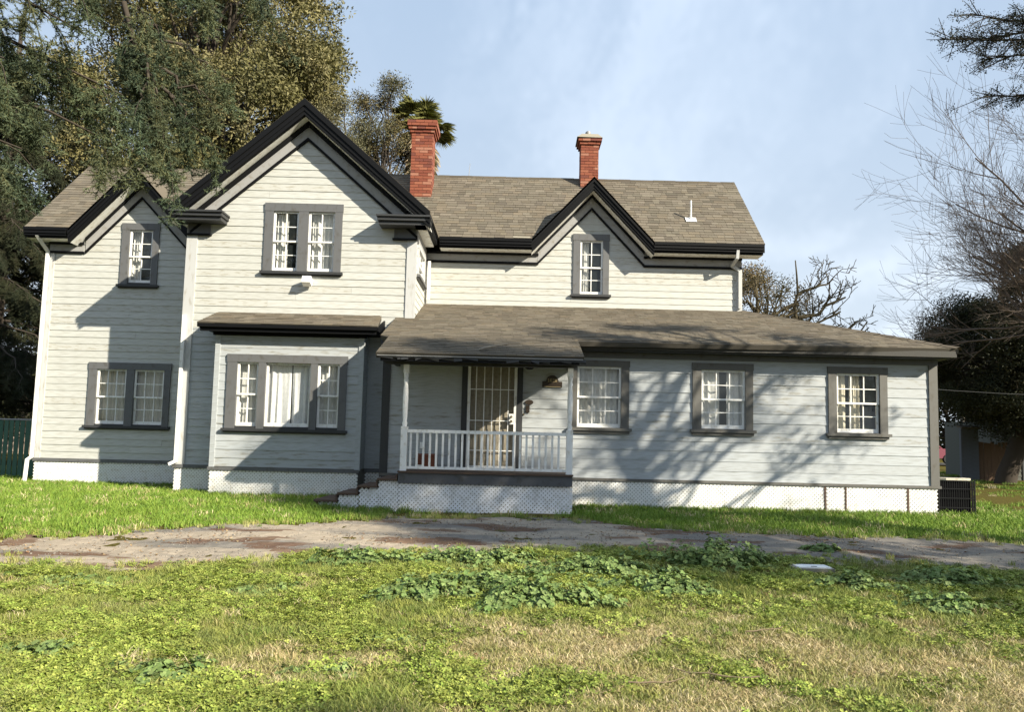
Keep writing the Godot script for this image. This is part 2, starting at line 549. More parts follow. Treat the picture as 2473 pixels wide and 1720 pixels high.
# Lattice slats in a rectangle of the plane z (facing +z), clipped to it; several rectangles make one panel.
func lattice(parent: Node, rects: Array, z: float, m: Material, gap := 0.0506, wide := 0.034) -> void:
	var bf := Buf.new()
	for r in rects:
		for dir in [1.0, -1.0]:
			var zz := z + (0.006 if dir > 0 else -0.006)
			var reach: float = (r[1] - r[0]) + (r[3] - r[2])
			var step := gap * sqrt(2.0)
			var base: float = floorf(((r[0] - r[3]) if dir > 0 else (r[0] + r[2])) / step) * step
			var c := base
			while c < base + reach + step * 2:
				# the line y = dir * (x - c) ... clipped to the rectangle
				var xa: float; var xb: float
				if dir > 0:
					xa = maxf(r[0], c + r[2]); xb = minf(r[1], c + r[3])
				else:
					xa = maxf(r[0], c - r[3]); xb = minf(r[1], c - r[2])
				if xb - xa > 0.01:
					var ya := xa - c if dir > 0 else c - xa
					var yb := xb - c if dir > 0 else c - xb
					var A := Vector3(xa, ya, zz)
					var B := Vector3(xb, yb, zz)
					var d := (B - A).normalized()
					bf.obox(Transform3D(Basis(d, Vector3(-d.y, d.x, 0), Vector3(0, 0, 1)), (A + B) * 0.5), Vector3(A.distance_to(B) * 0.5, wide * 0.5, 0.0055))
				c += step
	obj("lattice", bf, m, parent).set_meta("kind", "stuff")


func rake(parent: Node, xc: float, pk: float, xl: float, xr: float, sl: float, z: float, ov: float, d: Array) -> void:
	# d: fascia, moulding, frieze, lower moulding heights measured plumb; the roof line peaks at (xc, pk)
	var sides := [[xl, xc], [xc, xr]]
	var yo := func(x: float) -> float: return pk - absf(x - xc) * sl
	var mold: float = -d[0] - d[1]
	var fr: float = mold - d[2]
	for k in 2:
		var a: float = sides[k][0]; var b: float = sides[k][1]
		var ya: float = yo.call(a); var yb: float = yo.call(b)
		var f := Buf.new()
		f.para(a, ya, b, yb, -d[0] * 0.42, 0.0, z + ov - 0.10, z + ov + 0.045)
		f.para(a, ya, b, yb, -d[0] * 0.74, -d[0] * 0.42, z + ov - 0.10, z + ov + 0.018)
		f.para(a, ya, b, yb, -d[0], -d[0] * 0.74, z + ov - 0.10, z + ov)
		obj("rake_fascia", f, M.trim_black, parent)
		var s := Buf.new()
		s.para(a, ya, b, yb, -d[0] + 0.005, -d[0] + 0.03, z + 0.02, z + ov - 0.10)
		obj("soffit", s, M.soffit, parent)
		var ai: float = a if k == 1 else a + d[5]
		var bi: float = b if k == 0 else b - d[5]
		var yai: float = yo.call(ai); var ybi: float = yo.call(bi)
		var mo := Buf.new()
		mo.para(ai, yai, bi, ybi, mold, -d[0] + 0.005, z, z + 0.089)
		mo.para(ai, yai, bi, ybi, fr - d[3], fr, z, z + 0.062)
		obj("rake_moulding", mo, M.trim_black, parent)
		var fb := Buf.new()
		fb.para(ai, yai, bi, ybi, fr, mold, z, z + 0.040)
		obj("frieze_board", fb, M.frieze, parent)


func chimney(x0: float, x1: float, z0: float, z1: float, y0: float, y1: float, capped: bool) -> void:
	var core := Buf.new()
	core.box(x0 + 0.012, x1 - 0.012, y0, y1, z0 + 0.012, z1 - 0.012)
	var ch := obj("chimney", core, M.mortar, house)
	var shapes := []
	for k in 3:
		var b := Buf.new()
		var j := 0.03 * k
		b.hexa([Vector3(-0.5, -0.5 + j, -0.5), Vector3(0.5, -0.5, -0.5), Vector3(0.5, 0.5 - j, -0.5), Vector3(-0.5, 0.5, -0.5), Vector3(-0.5, -0.5 + j, 0.5), Vector3(0.5, -0.5, 0.5), Vector3(0.5, 0.5, 0.5), Vector3(-0.5, 0.5 - j, 0.5)])
		shapes.append(b.mesh())
	var rest := Buf.new()
	var row := 0
	var y := y0
	var ht := 0.066
	while y < y1 - 0.02:
		var grow := 0.0
		if not capped:
			grow = 0.035 if y > y1 - 0.36 else 0.0
			grow = 0.075 if y > y1 - 0.285 else grow
			grow = 0.105 if y > y1 - 0.21 else grow
			grow = 0.07 if y > y1 - 0.06 else grow
		else:
			grow = 0.035 if y > y1 - 0.22 else 0.0
			grow = 0.075 if y > y1 - 0.145 else grow
			grow = 0.10 if y > y1 - 0.07 else grow
		for side in 4:
			var along_x := side % 2 == 0
			var a0: float = (x0 if along_x else z0) - grow
			var a1: float = (x1 if along_x else z1) + grow
			var face: float = [z1, x1, z0, x0][side] + grow * [1, 1, -1, -1][side]
			var a := a0 + (0.0 if row % 2 == 0 else -0.105)
			while a < a1 - 0.02:
				var b0 := maxf(a, a0)
				var b1 := minf(a + 0.205, a1)
				a += 0.213
				if b1 - b0 < 0.03:
					continue
				var out: float = rnd(-0.003, 0.003)
				var dir := 1.0 if side < 2 else -1.0
				var mid: float = face - dir * (0.05 - out)
				var cen := Vector3((b0 + b1) / 2, y + ht / 2, mid) if along_x else Vector3(mid, y + ht / 2, (b0 + b1) / 2)
				var sz := Vector3(b1 - b0, ht, 0.1) if along_x else Vector3(0.1, ht, b1 - b0)
				if side == 0 or side == 1:
					var o := put("brick", shapes[rng.randi() % 3], M["brick%d" % ([0, 0, 0, 1, 1, 2, 3, 4][rng.randi() % 8])], ch)
					o.transform = Transform3D(Basis.from_scale(sz), cen)
				else:
					rest.box(cen.x - sz.x / 2, cen.x + sz.x / 2, cen.y - sz.y / 2, cen.y + sz.y / 2, cen.z - sz.z / 2, cen.z + sz.z / 2)
		y += ht + 0.009
		row += 1
	obj("bricks_behind", rest, M.brick0, ch).set_meta("kind", "stuff")
	var xm := (x0 + x1) / 2
	var zm := (z0 + z1) / 2
	if capped:
		var c := Buf.new()
		var g := 0.10
		var lo := [Vector3(x0 - g, y1, z0 - g), Vector3(x1 + g, y1, z0 - g), Vector3(x1 + g, y1, z1 + g), Vector3(x0 - g, y1, z1 + g)]
		var hi := [Vector3(x0 + 0.02, y1 + 0.15, z0 + 0.02), Vector3(x1 - 0.02, y1 + 0.15, z0 + 0.02), Vector3(x1 - 0.02, y1 + 0.15, z1 - 0.02), Vector3(x0 + 0.02, y1 + 0.15, z1 - 0.02)]
		for k in 4:
			lo[k] += Vector3(rnd(-0.02, 0.02), rnd(0, 0.015), rnd(-0.02, 0.02))
		for k in 4:
			var j := (k + 1) % 4
			c.quad(lo[j], lo[k], hi[k], hi[j])
		c.quad(hi[3], hi[2], hi[1], hi[0])
		obj("mortar_cap", c, M.concrete, ch)
		var p := Buf.new()
		p.lathe(Vector3(xm - 0.03, y1 + 0.13, zm), [[0.05, 0.0], [0.05, 0.09], [0.075, 0.10], [0.075, 0.14], [0.04, 0.17]], 10)
		obj("flue_pipe", p, M.metal_grey, ch)
	else:
		var p := Buf.new()
		p.box(x0 + 0.02, x1 - 0.02, y1 - 0.03, y1 + 0.03, z0 + 0.02, z1 - 0.02)
		obj("mortar_cap", p, M.brick3, ch)
	var fl := Buf.new()
	fl.box(x0 - 0.03, x1 + 0.03, y0, y0 + 0.02, z1 - 0.02, z1 + 0.06)
	obj("flashing", fl, M.trim_dark, ch)


func downspout(pts: Array, m: Material = M.white_old) -> void:
	var b := Buf.new()
	for i in pts.size() - 1:
		var A: Vector3 = pts[i]
		var B: Vector3 = pts[i + 1]
		var d := (B - A).normalized()
		var s := d.cross(Vector3(0, 0.01, 1)).normalized()
		b.obox(Transform3D(Basis(s, d, s.cross(d)), (A + B) * 0.5), Vector3(0.033, A.distance_to(B) * 0.5 + 0.012, 0.026))
	obj("downspout", b, m, house)


func build_house() -> void:
	house = thing("farmhouse", "two-storey pale clapboard farmhouse with grey trim, gables, porch and single-storey annex", "house")
	var R := Vector3.RIGHT
	var F := Vector3(0, 0, 1)
	var pale := [M.paint_pale, M.paint_pale, M.paint_pale_fresh, M.paint_pale_worn]
	var grey := [M.paint_grey, M.paint_grey, M.paint_grey_fresh, M.paint_grey_worn]
	# --- openings (holes), a little inside the casings
	var h1 := [-9.14, -8.56, 4.72, 6.04]
	var h2 := [-9.68, -8.10, 1.38, 2.70]
	var h3 := [-5.15, -3.82, 4.72, 6.03]
	var h4 := [-5.54, -3.46, 1.36, 2.71]
	var h5 := [1.58, 2.13, 4.74, 6.05]
	var h6 := [1.28, 2.13, 1.53, 2.71]
	var h7 := [3.67, 4.51, 1.56, 2.70]
	var h8 := [6.27, 7.10, 1.54, 2.69]
	var hd := [-0.82, 0.13, 0.68, 2.71]
	# --- main block
	var gl := [-8.88, 7.30, 1.07]
	var gr := [1.84, 7.30, 1.07]
	sheath("wall", house, Vector3(0, 0, ZM), R, F, ML, -6.94, 0.1, 5.62, [h1, h2], [], M.room)
	sheath("wall", house, Vector3(0, 0, ZM), R, F, -10.2, -7.5, 5.62, 7.2, [h1], gl, M.room)
	sheath("wall", house, Vector3(0, 0, ZM), R, F, -2.09, MR, 0.1, 5.62, [h5], [], M.room)
	sheath("wall", house, Vector3(0, 0, ZM), R, F, 0.5, 3.2, 5.62, 7.2, [h5], gr, M.room)
	siding(house, Vector3(0, 0, ZM), R, F, ML + 0.10, -6.94, 0.60, 5.50, 0.158, [h1, h2], [], pale, 2.6)
	siding(house, Vector3(0, 0, ZM), R, F, -10.3, -7.4, 5.50, 7.0, 0.158, [h1], [-8.88, 7.22, 1.07], pale)
	siding(house, Vector3(0, 0, ZM), R, F, -2.08, MR - 0.1, 4.24, 5.50, 0.158, [h5], [], pale)
	siding(house, Vector3(0, 0, ZM), R, F, 0.4, 3.3, 5.50, 7.0, 0.158, [h5], [1.84, 7.22, 1.07], pale)
	var b := Buf.new()
	# back, ends and floor of the main block, so that the rooms are closed
	b.box(ML, MR, 0.0, 5.7, -6.86, -6.74)
	b.poly([Vector3(MR, 0, -3.17), Vector3(MR, 0, -6.74), Vector3(MR, 5.95, -6.74), Vector3(MR, 7.95, -4.9), Vector3(MR, 5.95, -3.17)], Vector3(-0.1, 0, 0))
	b.poly([Vector3(ML, 0, -3.17), Vector3(ML, 0, -6.74), Vector3(ML, 5.95, -6.74), Vector3(ML, 7.95, -4.9), Vector3(ML, 5.95, -3.17)], Vector3(0.1, 0, 0))
	b.box(ML + 0.1, MR - 0.1, 3.3, 3.42, -6.74, -3.2)
	b.box(ML + 0.1, MR - 0.1, 0.45, 0.55, -6.74, -3.2)
	b.box(-7.5, -7.4, 0.55, 5.7, -6.7, -3.2)
	obj("room_wall", b, M.room, house)
	# corner boards
	boxed("corner_board", M.trim_light, house, ML - 0.03, ML + 0.10, 0.57, 5.45, ZM - 0.02, ZM + 0.034)
	boxed("corner_board", M.trim_light, house, MR - 0.10, MR + 0.03, 4.2, 5.45, ZM - 0.02, ZM + 0.034)
	boxed("corner_board", M.trim_light, house, -2.075, -1.99, 4.2, 5.45, ZM + 0.0, ZM + 0.03)
	# --- main eaves
	for e in [[-11.34, -10.36], [-1.72, 0.42], [3.26, 5.80]]:
		var x0: float = e[0]; var x1: float = e[1]
		var w0 := maxf(x0, ML - 0.02) if x0 < -5 else (x0 - 0.35 if x0 < 0 else x0 - 0.17)
		var w1 := minf(x1 + (0.17 if x1 < 5 else 0.0), MR + 0.02)
		var g := Buf.new()
		g.box(x0, x1, 5.86, 5.925, -2.64, -2.545)
		g.box(x0, x1, 5.79, 5.86, -2.64, -2.565)
		g.box(x0, x1, 5.74, 5.79, -2.64, -2.59)
		g.box(x0, x1, 5.70, 5.86, -2.68, -2.64)
		obj("gutter", g, M.trim_black, house)
		boxed("soffit", M.soffit, house, x0, x1, 5.695, 5.72, ZM + 0.02, -2.68)
		var m := Buf.new()
		m.box(w0, w1, 5.645, 5.695, ZM, ZM + 0.085)
		m.box(w0, w1, 5.435, 5.485, ZM, ZM + 0.058)
		obj("eave_moulding", m, M.trim_black, house)
		boxed("frieze_board", M.frieze, house, w0, w1, 5.485, 5.645, ZM, ZM + 0.036)
	# --- wall dormers of the main block
	rake(house, 1.84, 7.45, 0.42, 3.26, 1.07, ZM, 0.45, [0.29, 0.07, 0.24, 0.06, 0, 0.155])
	rake(house, -8.88, 7.45, -10.33, -7.43, 1.07, ZM, 0.45, [0.29, 0.07, 0.24, 0.06, 0, 0.185])
	for xc in [1.84, -8.88]:
		var d := Buf.new()
		for s in [-1.0, 1.0]:
			var foot := Vector3(xc + s * 1.44, 5.91, -2.565)
			var top := Vector3(xc, 7.452, -2.565)
			d.poly([foot, top, Vector3(xc, 7.452, -4.2), Vector3(foot.x, 5.91, -2.63)], Vector3(0, -0.06, 0))
		obj("dormer_roof", d, M.shingle1, house)
	# --- main roof
	var slope := Vector3(0, 1, -1).normalized()
	shingled("main_roof", Vector3(0, 5.935, -2.60), R, slope, 3.26, func(s: float) -> Array:
		var y := 5.935 + s * slope.y
		var a: Array = [[-11.34, 5.83]]
		for g in [[1.84, 7.45, 1.07], [-8.88, 7.45, 1.07], [-4.48, 8.33, 0.872]]:
			var half: float = (g[1] - y) / g[2] - 0.02
			if half <= 0.0:
				continue
			var n := []
			for p in a:
				if g[0] + half <= p[0] or g[0] - half >= p[1]:
					n.append(p)
				else:
					n.append([p[0], maxf(p[0], g[0] - half)]); n.append([minf(p[1], g[0] + half), p[1]])
			a = n
		return a, false)
	b = Buf.new()
	b.poly([Vector3(-11.34, 8.24, -4.905), Vector3(5.83, 8.24, -4.905), Vector3(5.83, 5.75, -7.25), Vector3(-11.34, 5.75, -7.25)], Vector3(0, -0.09, 0))
	obj("rear_roof", b, M.shingle1, house)
	b = Buf.new()
	var x := -11.34
	while x < 5.8:
		var x2 := minf(x + 0.3, 5.83)
		b.col = Color(0.16, 0.14, 0.11) * rnd(0.8, 1.1)
		var lift := rnd(0.012, 0.022)
		b.quad(Vector3(x, 8.17, -4.82), Vector3(x2 - 0.004, 8.17, -4.82), Vector3(x2 - 0.004, 8.245 + lift, -4.905), Vector3(x, 8.245 + lift, -4.905))
		b.quad(Vector3(x, 8.245 + lift, -4.905), Vector3(x2 - 0.004, 8.245 + lift, -4.905), Vector3(x2 - 0.004, 8.17, -4.99), Vector3(x, 8.17, -4.99))
		x = x2
	obj("ridge_caps", b, M.shingles, house).set_meta("kind", "stuff")
	for e in [5.79, -11.34]:
		b = Buf.new()
		b.hexa([Vector3(e, 5.74, -2.62), Vector3(e + 0.04, 5.74, -2.62), Vector3(e + 0.04, 5.92, -2.62), Vector3(e, 5.92, -2.62), Vector3(e, 8.03, -4.905), Vector3(e + 0.04, 8.03, -4.905), Vector3(e + 0.04, 8.22, -4.905), Vector3(e, 8.22, -4.905)])
		obj("verge_board", b, M.trim_black, house)
		b = Buf.new()
		var inner := MR if e > 0 else ML
		b.poly([Vector3(inner, 5.74, -2.68), Vector3(e, 5.74, -2.68), Vector3(e, 8.05, -4.905), Vector3(inner, 8.05, -4.905)], Vector3(0, 0.02, 0))
		obj("soffit", b, M.soffit, house)
	# --- gabled wing
	var gg := [-4.51, 8.12, 0.872]
	sheath("wall", house, Vector3(0, 0, ZG), R, F, -6.94, -2.09, 0.1, 8.0, [h3, [-5.8, -3.2, 0.6, 3.2]], gg, M.room)
	siding(house, Vector3(0, 0, ZG), R, F, -6.74, -2.27, 3.48, 7.85, 0.158, [h3], [-4.51, 7.92, 0.872], pale, 3.2)
	siding(house, Vector3(0, 0, ZG), R, F, -6.74, -5.97, 0.60, 3.48, 0.158, [], [], grey)
	siding(house, Vector3(0, 0, ZG), R, F, -3.03, -2.09, 0.60, 3.48, 0.158, [], [], grey)
	var hs := [1.62, 2.62, 4.80, 5.52]
	sheath("wall", house, Vector3(-2.09, 0, 0), Vector3(0, 0, -1), R, -ZG + 0.11, -ZM, 0.1, 5.75, [hs], [], M.room)
	siding(house, Vector3(-2.09, 0, 0), Vector3(0, 0, -1), R, -ZG + 0.03, -ZM, 3.6, 5.5, 0.158, [hs], [], pale)
	sheath("wall", house, Vector3(-6.94, 0, 0), F, Vector3.LEFT, ZM, ZG - 0.11, 0.1, 5.75, [], [], M.room)
	siding(house, Vector3(-6.94, 0, 0), F, Vector3.LEFT, ZM, ZG - 0.02, 0.6, 5.5, 0.158, [], [], [M.paint_pale])
	b = Buf.new()
	b.box(-6.8, -2.2, 3.3, 3.42, -3.2, -1.42)
	b.box(-6.8, -2.2, 0.45, 0.55, -3.2, -1.42)
	obj("room_floor", b, M.room, house)
	boxed("corner_board", M.trim_light, house, -6.965, -6.74, 0.57, 5.455, ZG - 0.02, ZG + 0.036)
	boxed("corner_board", M.trim_light, house, -2.27, -2.065, 3.7, 5.455, ZG - 0.02, ZG + 0.036)
	rake(house, -4.48, 8.35, -7.20, -1.76, 0.872, ZG, 0.40, [0.34, 0.115, 0.235, 0.065, 0, 0.30])
	# cornice returns with capitals
	for s in [-1.0, 1.0]:
		var o: float = -4.48 + s * 2.71
		var i: float = -4.48 + s * 1.62
		var c: float = -4.515 + s * 2.42
		var x0 := minf(o, i); var x1 := maxf(o, i)
		var p := Buf.new()
		p.box(x0 - 0.02, x1 + 0.02, 5.855, 5.895, ZG, ZG + 0.45)
		p.box(x0, x1, 5.78, 5.855, ZG, ZG + 0.41)
		p.box(x0 + 0.03, x1 - 0.03, 5.70, 5.78, ZG, ZG + 0.36)
		obj("cornice_return", p, M.trim_dark, house)
		var q := Buf.new()
		q.box(minf(c, c - s * 0.46), maxf(c, c - s * 0.46), 5.49, 5.70, ZG, ZG + 0.05)
		obj("capital", q, M.trim_grey, house)
		boxed("capital_moulding", M.trim_black, house, minf(c + s * 0.03, c - s * 0.49), maxf(c + s * 0.03, c - s * 0.49), 5.455, 5.49, ZG, ZG + 0.09)
		# eave along the side of the wing
		var ex: float = -4.48 + s * 2.72
		var ix: float = -4.515 + s * 2.425
		var g := Buf.new()
		g.box(minf(ex, ex - s * 0.10), maxf(ex, ex - s * 0.10), 5.86, 5.97, -2.62, ZG + 0.40)
		g.box(minf(ex - s * 0.02, ex - s * 0.10), maxf(ex - s * 0.02, ex - s * 0.10), 5.74, 5.86, -2.62, ZG + 0.36)
		obj("gutter", g, M.trim_black, house)
		boxed("soffit", M.soffit, house, minf(ix, ex - s * 0.1), maxf(ix, ex - s * 0.1), 5.70, 5.725, ZM + 0.4, ZG + 0.35)
		boxed("frieze_board", M.frieze, house, minf(ix, ix + s * 0.035), maxf(ix, ix + s * 0.035), 5.47, 5.70, ZM + 0.09, ZG + 0.02)
	b = Buf.new()
	for s in [-1.0, 1.0]:
		b.poly([Vector3(-4.48 + s * 2.74, 5.965, ZG + 0.44), Vector3(-4.48, 8.355, ZG + 0.44), Vector3(-4.48, 8.355, -4.9), Vector3(-4.48 + s * 2.74, 5.965, -2.75)], Vector3(0, -0.07, 0))
	obj("wing_roof", b, M.shingle1, house)
	# --- bay
	sheath("wall", house, Vector3(0, 0, ZB), R, F, -5.98, -3.02, 0.1, 3.36, [h4], [], M.room)
	siding(house, Vector3(0, 0, ZB), R, F, -5.90, -3.09, 0.60, 3.32, 0.171, [h4], [], [M.paint_grey, M.paint_grey_fresh, M.paint_grey_worn])
	for s in [[-5.98, Vector3.LEFT], [-3.02, Vector3.RIGHT]]:
		var w: Vector3 = s[1]
		siding(house, Vector3(s[0], 0, 0), F, w, ZG + 0.02, ZB - 0.01, 0.60, 3.32, 0.171, [], [], [M.paint_grey])
		b = Buf.new()
		b.box(minf(s[0], s[0] - w.x * 0.1), maxf(s[0], s[0] - w.x * 0.1), 0.1, 3.36, ZG, ZB - 0.11)
		obj("wall", b, M.room, house)
	boxed("corner_board", M.paint_grey, house, -6.0, -5.90, 0.57, 3.32, ZB - 0.02, ZB + 0.032)
	boxed("corner_board", M.paint_grey, house, -3.09, -2.985, 0.57, 3.32, ZB - 0.06, ZB + 0.032)
	b = Buf.new()
	b.box(-5.9, -3.1, 0.45, 0.55, -1.4, ZB - 0.1)
	b.box(-5.9, -3.1, 3.3, 3.36, -1.4, ZB - 0.1)
	obj("room_floor", b, M.room, house)
	shingled("bay_roof", Vector3(0, 3.455, ZB + 0.33), R, Vector3(0, 0.37, -0.90).normalized(), 0.96, func(s: float) -> Array:
		return [[-6.27 + s * 0.05, -2.68 - s * 0.09]], false)
	b = Buf.new()
	b.box(-6.27, -2.68, 3.375, 3.45, ZB + 0.27, ZB + 0.325)
	b.box(-6.23, -2.72, 3.30, 3.375, ZB + 0.20, ZB + 0.27)
	b.poly([Vector3(-6.27, 3.375, ZB + 0.3), Vector3(-6.27, 3.375, ZG), Vector3(-6.27, 3.76, ZG), Vector3(-6.27, 3.42, ZB + 0.3)], Vector3(0.03, 0, 0))
	b.poly([Vector3(-2.68, 3.375, ZB + 0.3), Vector3(-2.68, 3.375, ZG), Vector3(-2.68, 3.72, ZG), Vector3(-2.68, 3.42, ZB + 0.3)], Vector3(-0.03, 0, 0))
	b.box(-6.24, -2.71, 3.355, 3.375, ZG, ZB + 0.27)
	b.box(-6.05, -2.95, 3.25, 3.355, ZB, ZB + 0.06)
	obj("bay_cornice", b, M.trim_black, house)
	# --- annex and porch wall
	sheath("wall", house, Vector3.ZERO, R, F, -2.43, 8.18, 0.1, 3.05, [h6, h7, h8, hd], [], M.room)
	siding(house, Vector3.ZERO, R, F, -2.31, 8.05, 0.575, 2.98, 0.1855, [h6, h7, h8, hd], [], grey, 3.0)
	b = Buf.new()
	b.box(8.07, 8.18, 0.1, 3.0, -6.7, -0.11)
	b.box(MR, 8.18, 0.1, 3.4, -6.8, -6.7)
	b.box(-2.43, -2.33, 0.1, 3.1, ZG, -0.11)
	b.box(-2.33, 8.07, 0.45, 0.55, ZM, -0.11)
	b.box(-2.33, 8.07, 2.98, 3.04, ZM, -0.11)
	b.box(0.9, 1.0, 0.55, 2.98, ZM, -0.11)
	obj("room_wall", b, M.room, house)
	siding(house, Vector3(8.18, 0, 0), Vector3(0, 0, -1), R, 0.05, 6.7, 0.575, 2.98, 0.1855, [], [], [M.paint_grey])
	siding(house, Vector3(-2.43, 0, 0), F, Vector3.LEFT, ZG + 0.02, -0.02, 0.575, 3.2, 0.1855, [], [], [M.paint_grey])
	boxed("corner_board", M.trim_dark, house, -2.46, -2.31, 0.5, 2.95, -0.02, 0.036)
	boxed("corner_board", M.trim_warm, house, 8.05, 8.215, 0.55, 2.98, -0.12, 0.040)
	boxed("frieze_board", M.trim_grey, house, 1.1, 8.22, 2.885, 2.985, 0.0, 0.05)
	# roof of annex, running down over the porch
	var v := Vector3(0, 0.367, -1).normalized()
	var zf := 1.72
	var eave := 3.165 - 0.367 * (zf - 0.4)
	var kz := -v.z
	shingled("annex_roof", Vector3(0, eave, zf), R, v, (zf - ZM) / kz + 0.02, func(s: float) -> Array:
		var z := zf - s * kz
		if z > 0.40:
			return [[-2.29, 1.24]]
		var right := lerpf(8.40, 5.42, clampf((0.40 - z) / (0.40 - ZM), 0.0, 1.0))
		return [[-2.46 if z > ZG else -2.075, right]], true)
	b = Buf.new()
	b.poly([Vector3(8.40, 3.165, 0.42), Vector3(8.40, 3.165, -6.9), Vector3(5.42, 4.43, -6.9), Vector3(5.42, 4.43, ZM)], Vector3(0, -0.08, 0))
	obj("annex_side_roof", b, M.shingle1, house)
	b = Buf.new()
	for i in 16:
		var t0 := i / 16.0
		var t1 := (i + 1) / 16.0
		var A := Vector3(8.42, 3.175, 0.43).lerp(Vector3(5.42, 4.445, ZM), t0)
		var B := Vector3(8.42, 3.175, 0.43).lerp(Vector3(5.42, 4.445, ZM), t1)
		b.col = Color(0.19, 0.165, 0.13) * rnd(0.8, 1.15)
		b.quad(A + Vector3(-0.10, -0.005, 0.02), B + Vector3(-0.10, -0.012, 0.02), B + Vector3(0, 0.018, 0), A + Vector3(0, 0.03, 0))
		b.quad(A + Vector3(0, 0.03, 0), B + Vector3(0, 0.018, 0), B + Vector3(0.08, -0.035, -0.04), A + Vector3(0.08, -0.03, -0.04))
	obj("hip_caps", b, M.shingles, house).set_meta("kind", "stuff")
	b = Buf.new()
	b.box(1.26, 8.38, 3.005, 3.12, 0.345, 0.395)
	b.box(8.31, 8.38, 3.005, 3.12, -6.9, 0.345)
	obj("fascia_board", b, M.trim_weathered, house)
	boxed("fascia_board", M.trim_dark, house, -2.46, -2.28, 3.0, 3.13, 0.30, 0.39)
	b = Buf.new()
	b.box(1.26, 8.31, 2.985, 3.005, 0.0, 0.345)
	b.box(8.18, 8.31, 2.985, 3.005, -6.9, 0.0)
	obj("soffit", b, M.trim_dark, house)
	# porch roof edge
	boxed("drip_edge", M.metal_grey, house, -2.27, 1.22, eave - 0.050, eave - 0.035, zf - 0.02, zf + 0.012)
	boxed("fascia_board", M.trim_black, house, -2.22, 1.16, eave - 0.13, eave - 0.052, zf - 0.10, zf - 0.035)
	b = Buf.new()
	x = -2.25
	while x < 1.2:
		var x2 := x + rnd(0.04, 0.28)
		var l0 := rnd(0.01, 0.085)
		b.hexa([Vector3(x, eave - 0.05 - l0, zf - 0.02), Vector3(x2, eave - 0.05 - rnd(0.01, 0.085), zf - 0.02), Vector3(x2, eave - 0.045, zf - 0.02), Vector3(x, eave - 0.045, zf - 0.02), Vector3(x, eave - 0.05 - l0, zf - 0.012 + rnd(0, 0.02)), Vector3(x2, eave - 0.05 - rnd(0.01, 0.085), zf - 0.012 + rnd(0, 0.02)), Vector3(x2, eave - 0.045, zf - 0.012), Vector3(x, eave - 0.045, zf - 0.012)])
		x = x2
	obj("torn_felt", b, M.trim_dark, house)
	b = Buf.new()
	b.box(-2.2, 1.15, eave - 0.15, eave - 0.06, 1.26, 1.36)
	b.box(-2.2, -2.12, 2.62, 2.72, 0.05, 1.36)
	b.box(1.07, 1.15, 2.62, 2.72, 0.05, 1.36)
	obj("porch_beam", b, M.trim_dark, house)
	boxed("porch_ceiling", M.trim_light, house, -2.2, 1.15, 2.735, 2.75, 0.03, 1.24)
	# --- water table and lattice skirts
	for e in [[ML - 0.05, -6.94, ZM, 0.60], [-6.98, -5.98, ZG, 0.60], [-6.02, -2.99, ZB, 0.59], [-2.99, -2.43, ZG, 0.59], [-2.46, -1.9, 0.0, 0.58], [1.12, 8.24, 0.0, 0.575]]:
		boxed("water_table", M.trim_warm if e[2] == 0.0 else M.trim_grey, house, e[0], e[1], 0.525, e[3], e[2] - 0.02, e[2] + 0.055)
	lattice(house, [[ML - 0.02, -6.96, -0.05, 0.525]], ZM + 0.02, M.white_old)
	lattice(house, [[-6.94, -5.98, -0.05, 0.525]], ZG + 0.02, M.white_old)
	lattice(house, [[-5.98, -3.02, -0.05, 0.525]], ZB + 0.02, M.white_old)
	lattice(house, [[-2.98, -2.45, -0.05, 0.525]], ZG + 0.02, M.white_old)
	lattice(house, [[1.14, 6.02, -0.08, 0.525]], 0.02, M.white_old)
	lattice(house, [[6.06, 6.40, -0.08, 0.525]], 0.02, M.white_old)
	lattice(house, [[6.44, 7.58, -0.08, 0.525]], 0.024, M.white_old)
	lattice(house, [[7.63, 8.17, -0.08, 0.525]], 0.02, M.white_old)
	for e in [[6.03, 0.016], [6.42, 0.012], [7.605, 0.02]]:
		b = Buf.new()
		b.obox(Transform3D(Basis.from_euler(Vector3(0, 0, rnd(-0.03, 0.03))), Vector3(e[0], 0.22, 0.03)), Vector3(e[1], 0.30, 0.012))
		obj("skirt_post", b, M.step_brown, house)
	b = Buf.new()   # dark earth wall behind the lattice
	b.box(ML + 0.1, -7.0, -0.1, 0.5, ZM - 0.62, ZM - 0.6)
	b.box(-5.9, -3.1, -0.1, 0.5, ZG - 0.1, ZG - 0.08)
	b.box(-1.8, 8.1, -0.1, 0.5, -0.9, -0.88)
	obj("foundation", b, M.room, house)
	# --- windows
	var T := M.trim_grey as Material
	var W := M.trim_warm as Material
	var K := M.trim_dark as Material
	window(Vector3(0, 0, ZM), R, F, [-9.30, -8.42, 4.72, 6.20], [[-9.12, -8.57, 4.77, 6.04, 2, 2, true]], T, K)
	window(Vector3(0, 0, ZM), R, F, [-9.86, -7.95, 1.38, 2.86], [[-9.67, -8.98, 1.42, 2.70, 3, 2, true], [-8.80, -8.10, 1.42, 2.70, 3, 2, true]], T, K)
	window(Vector3(0, 0, ZG), R, F, [-5.32, -3.67, 4.72, 6.205], [[-5.14, -4.60, 4.74, 6.03, 2, 2, true], [-4.39, -3.83, 4.74, 6.03, 2, 2, true]], T, K)
	window(Vector3(0, 0, ZB), R, F, [-5.73, -3.31, 1.37, 2.87], [[-5.53, -5.10, 1.42, 2.71, 2, 2, true], [-4.95, -4.04, 1.42, 2.71, 1, 1, false], [-3.90, -3.46, 1.42, 2.71, 2, 2, true]], T, K)
	window(Vector3(0, 0, ZM), R, F, [1.42, 2.27, 4.745, 6.205], [[1.585, 2.125, 4.75, 6.05, 2, 2, true]], T, K)
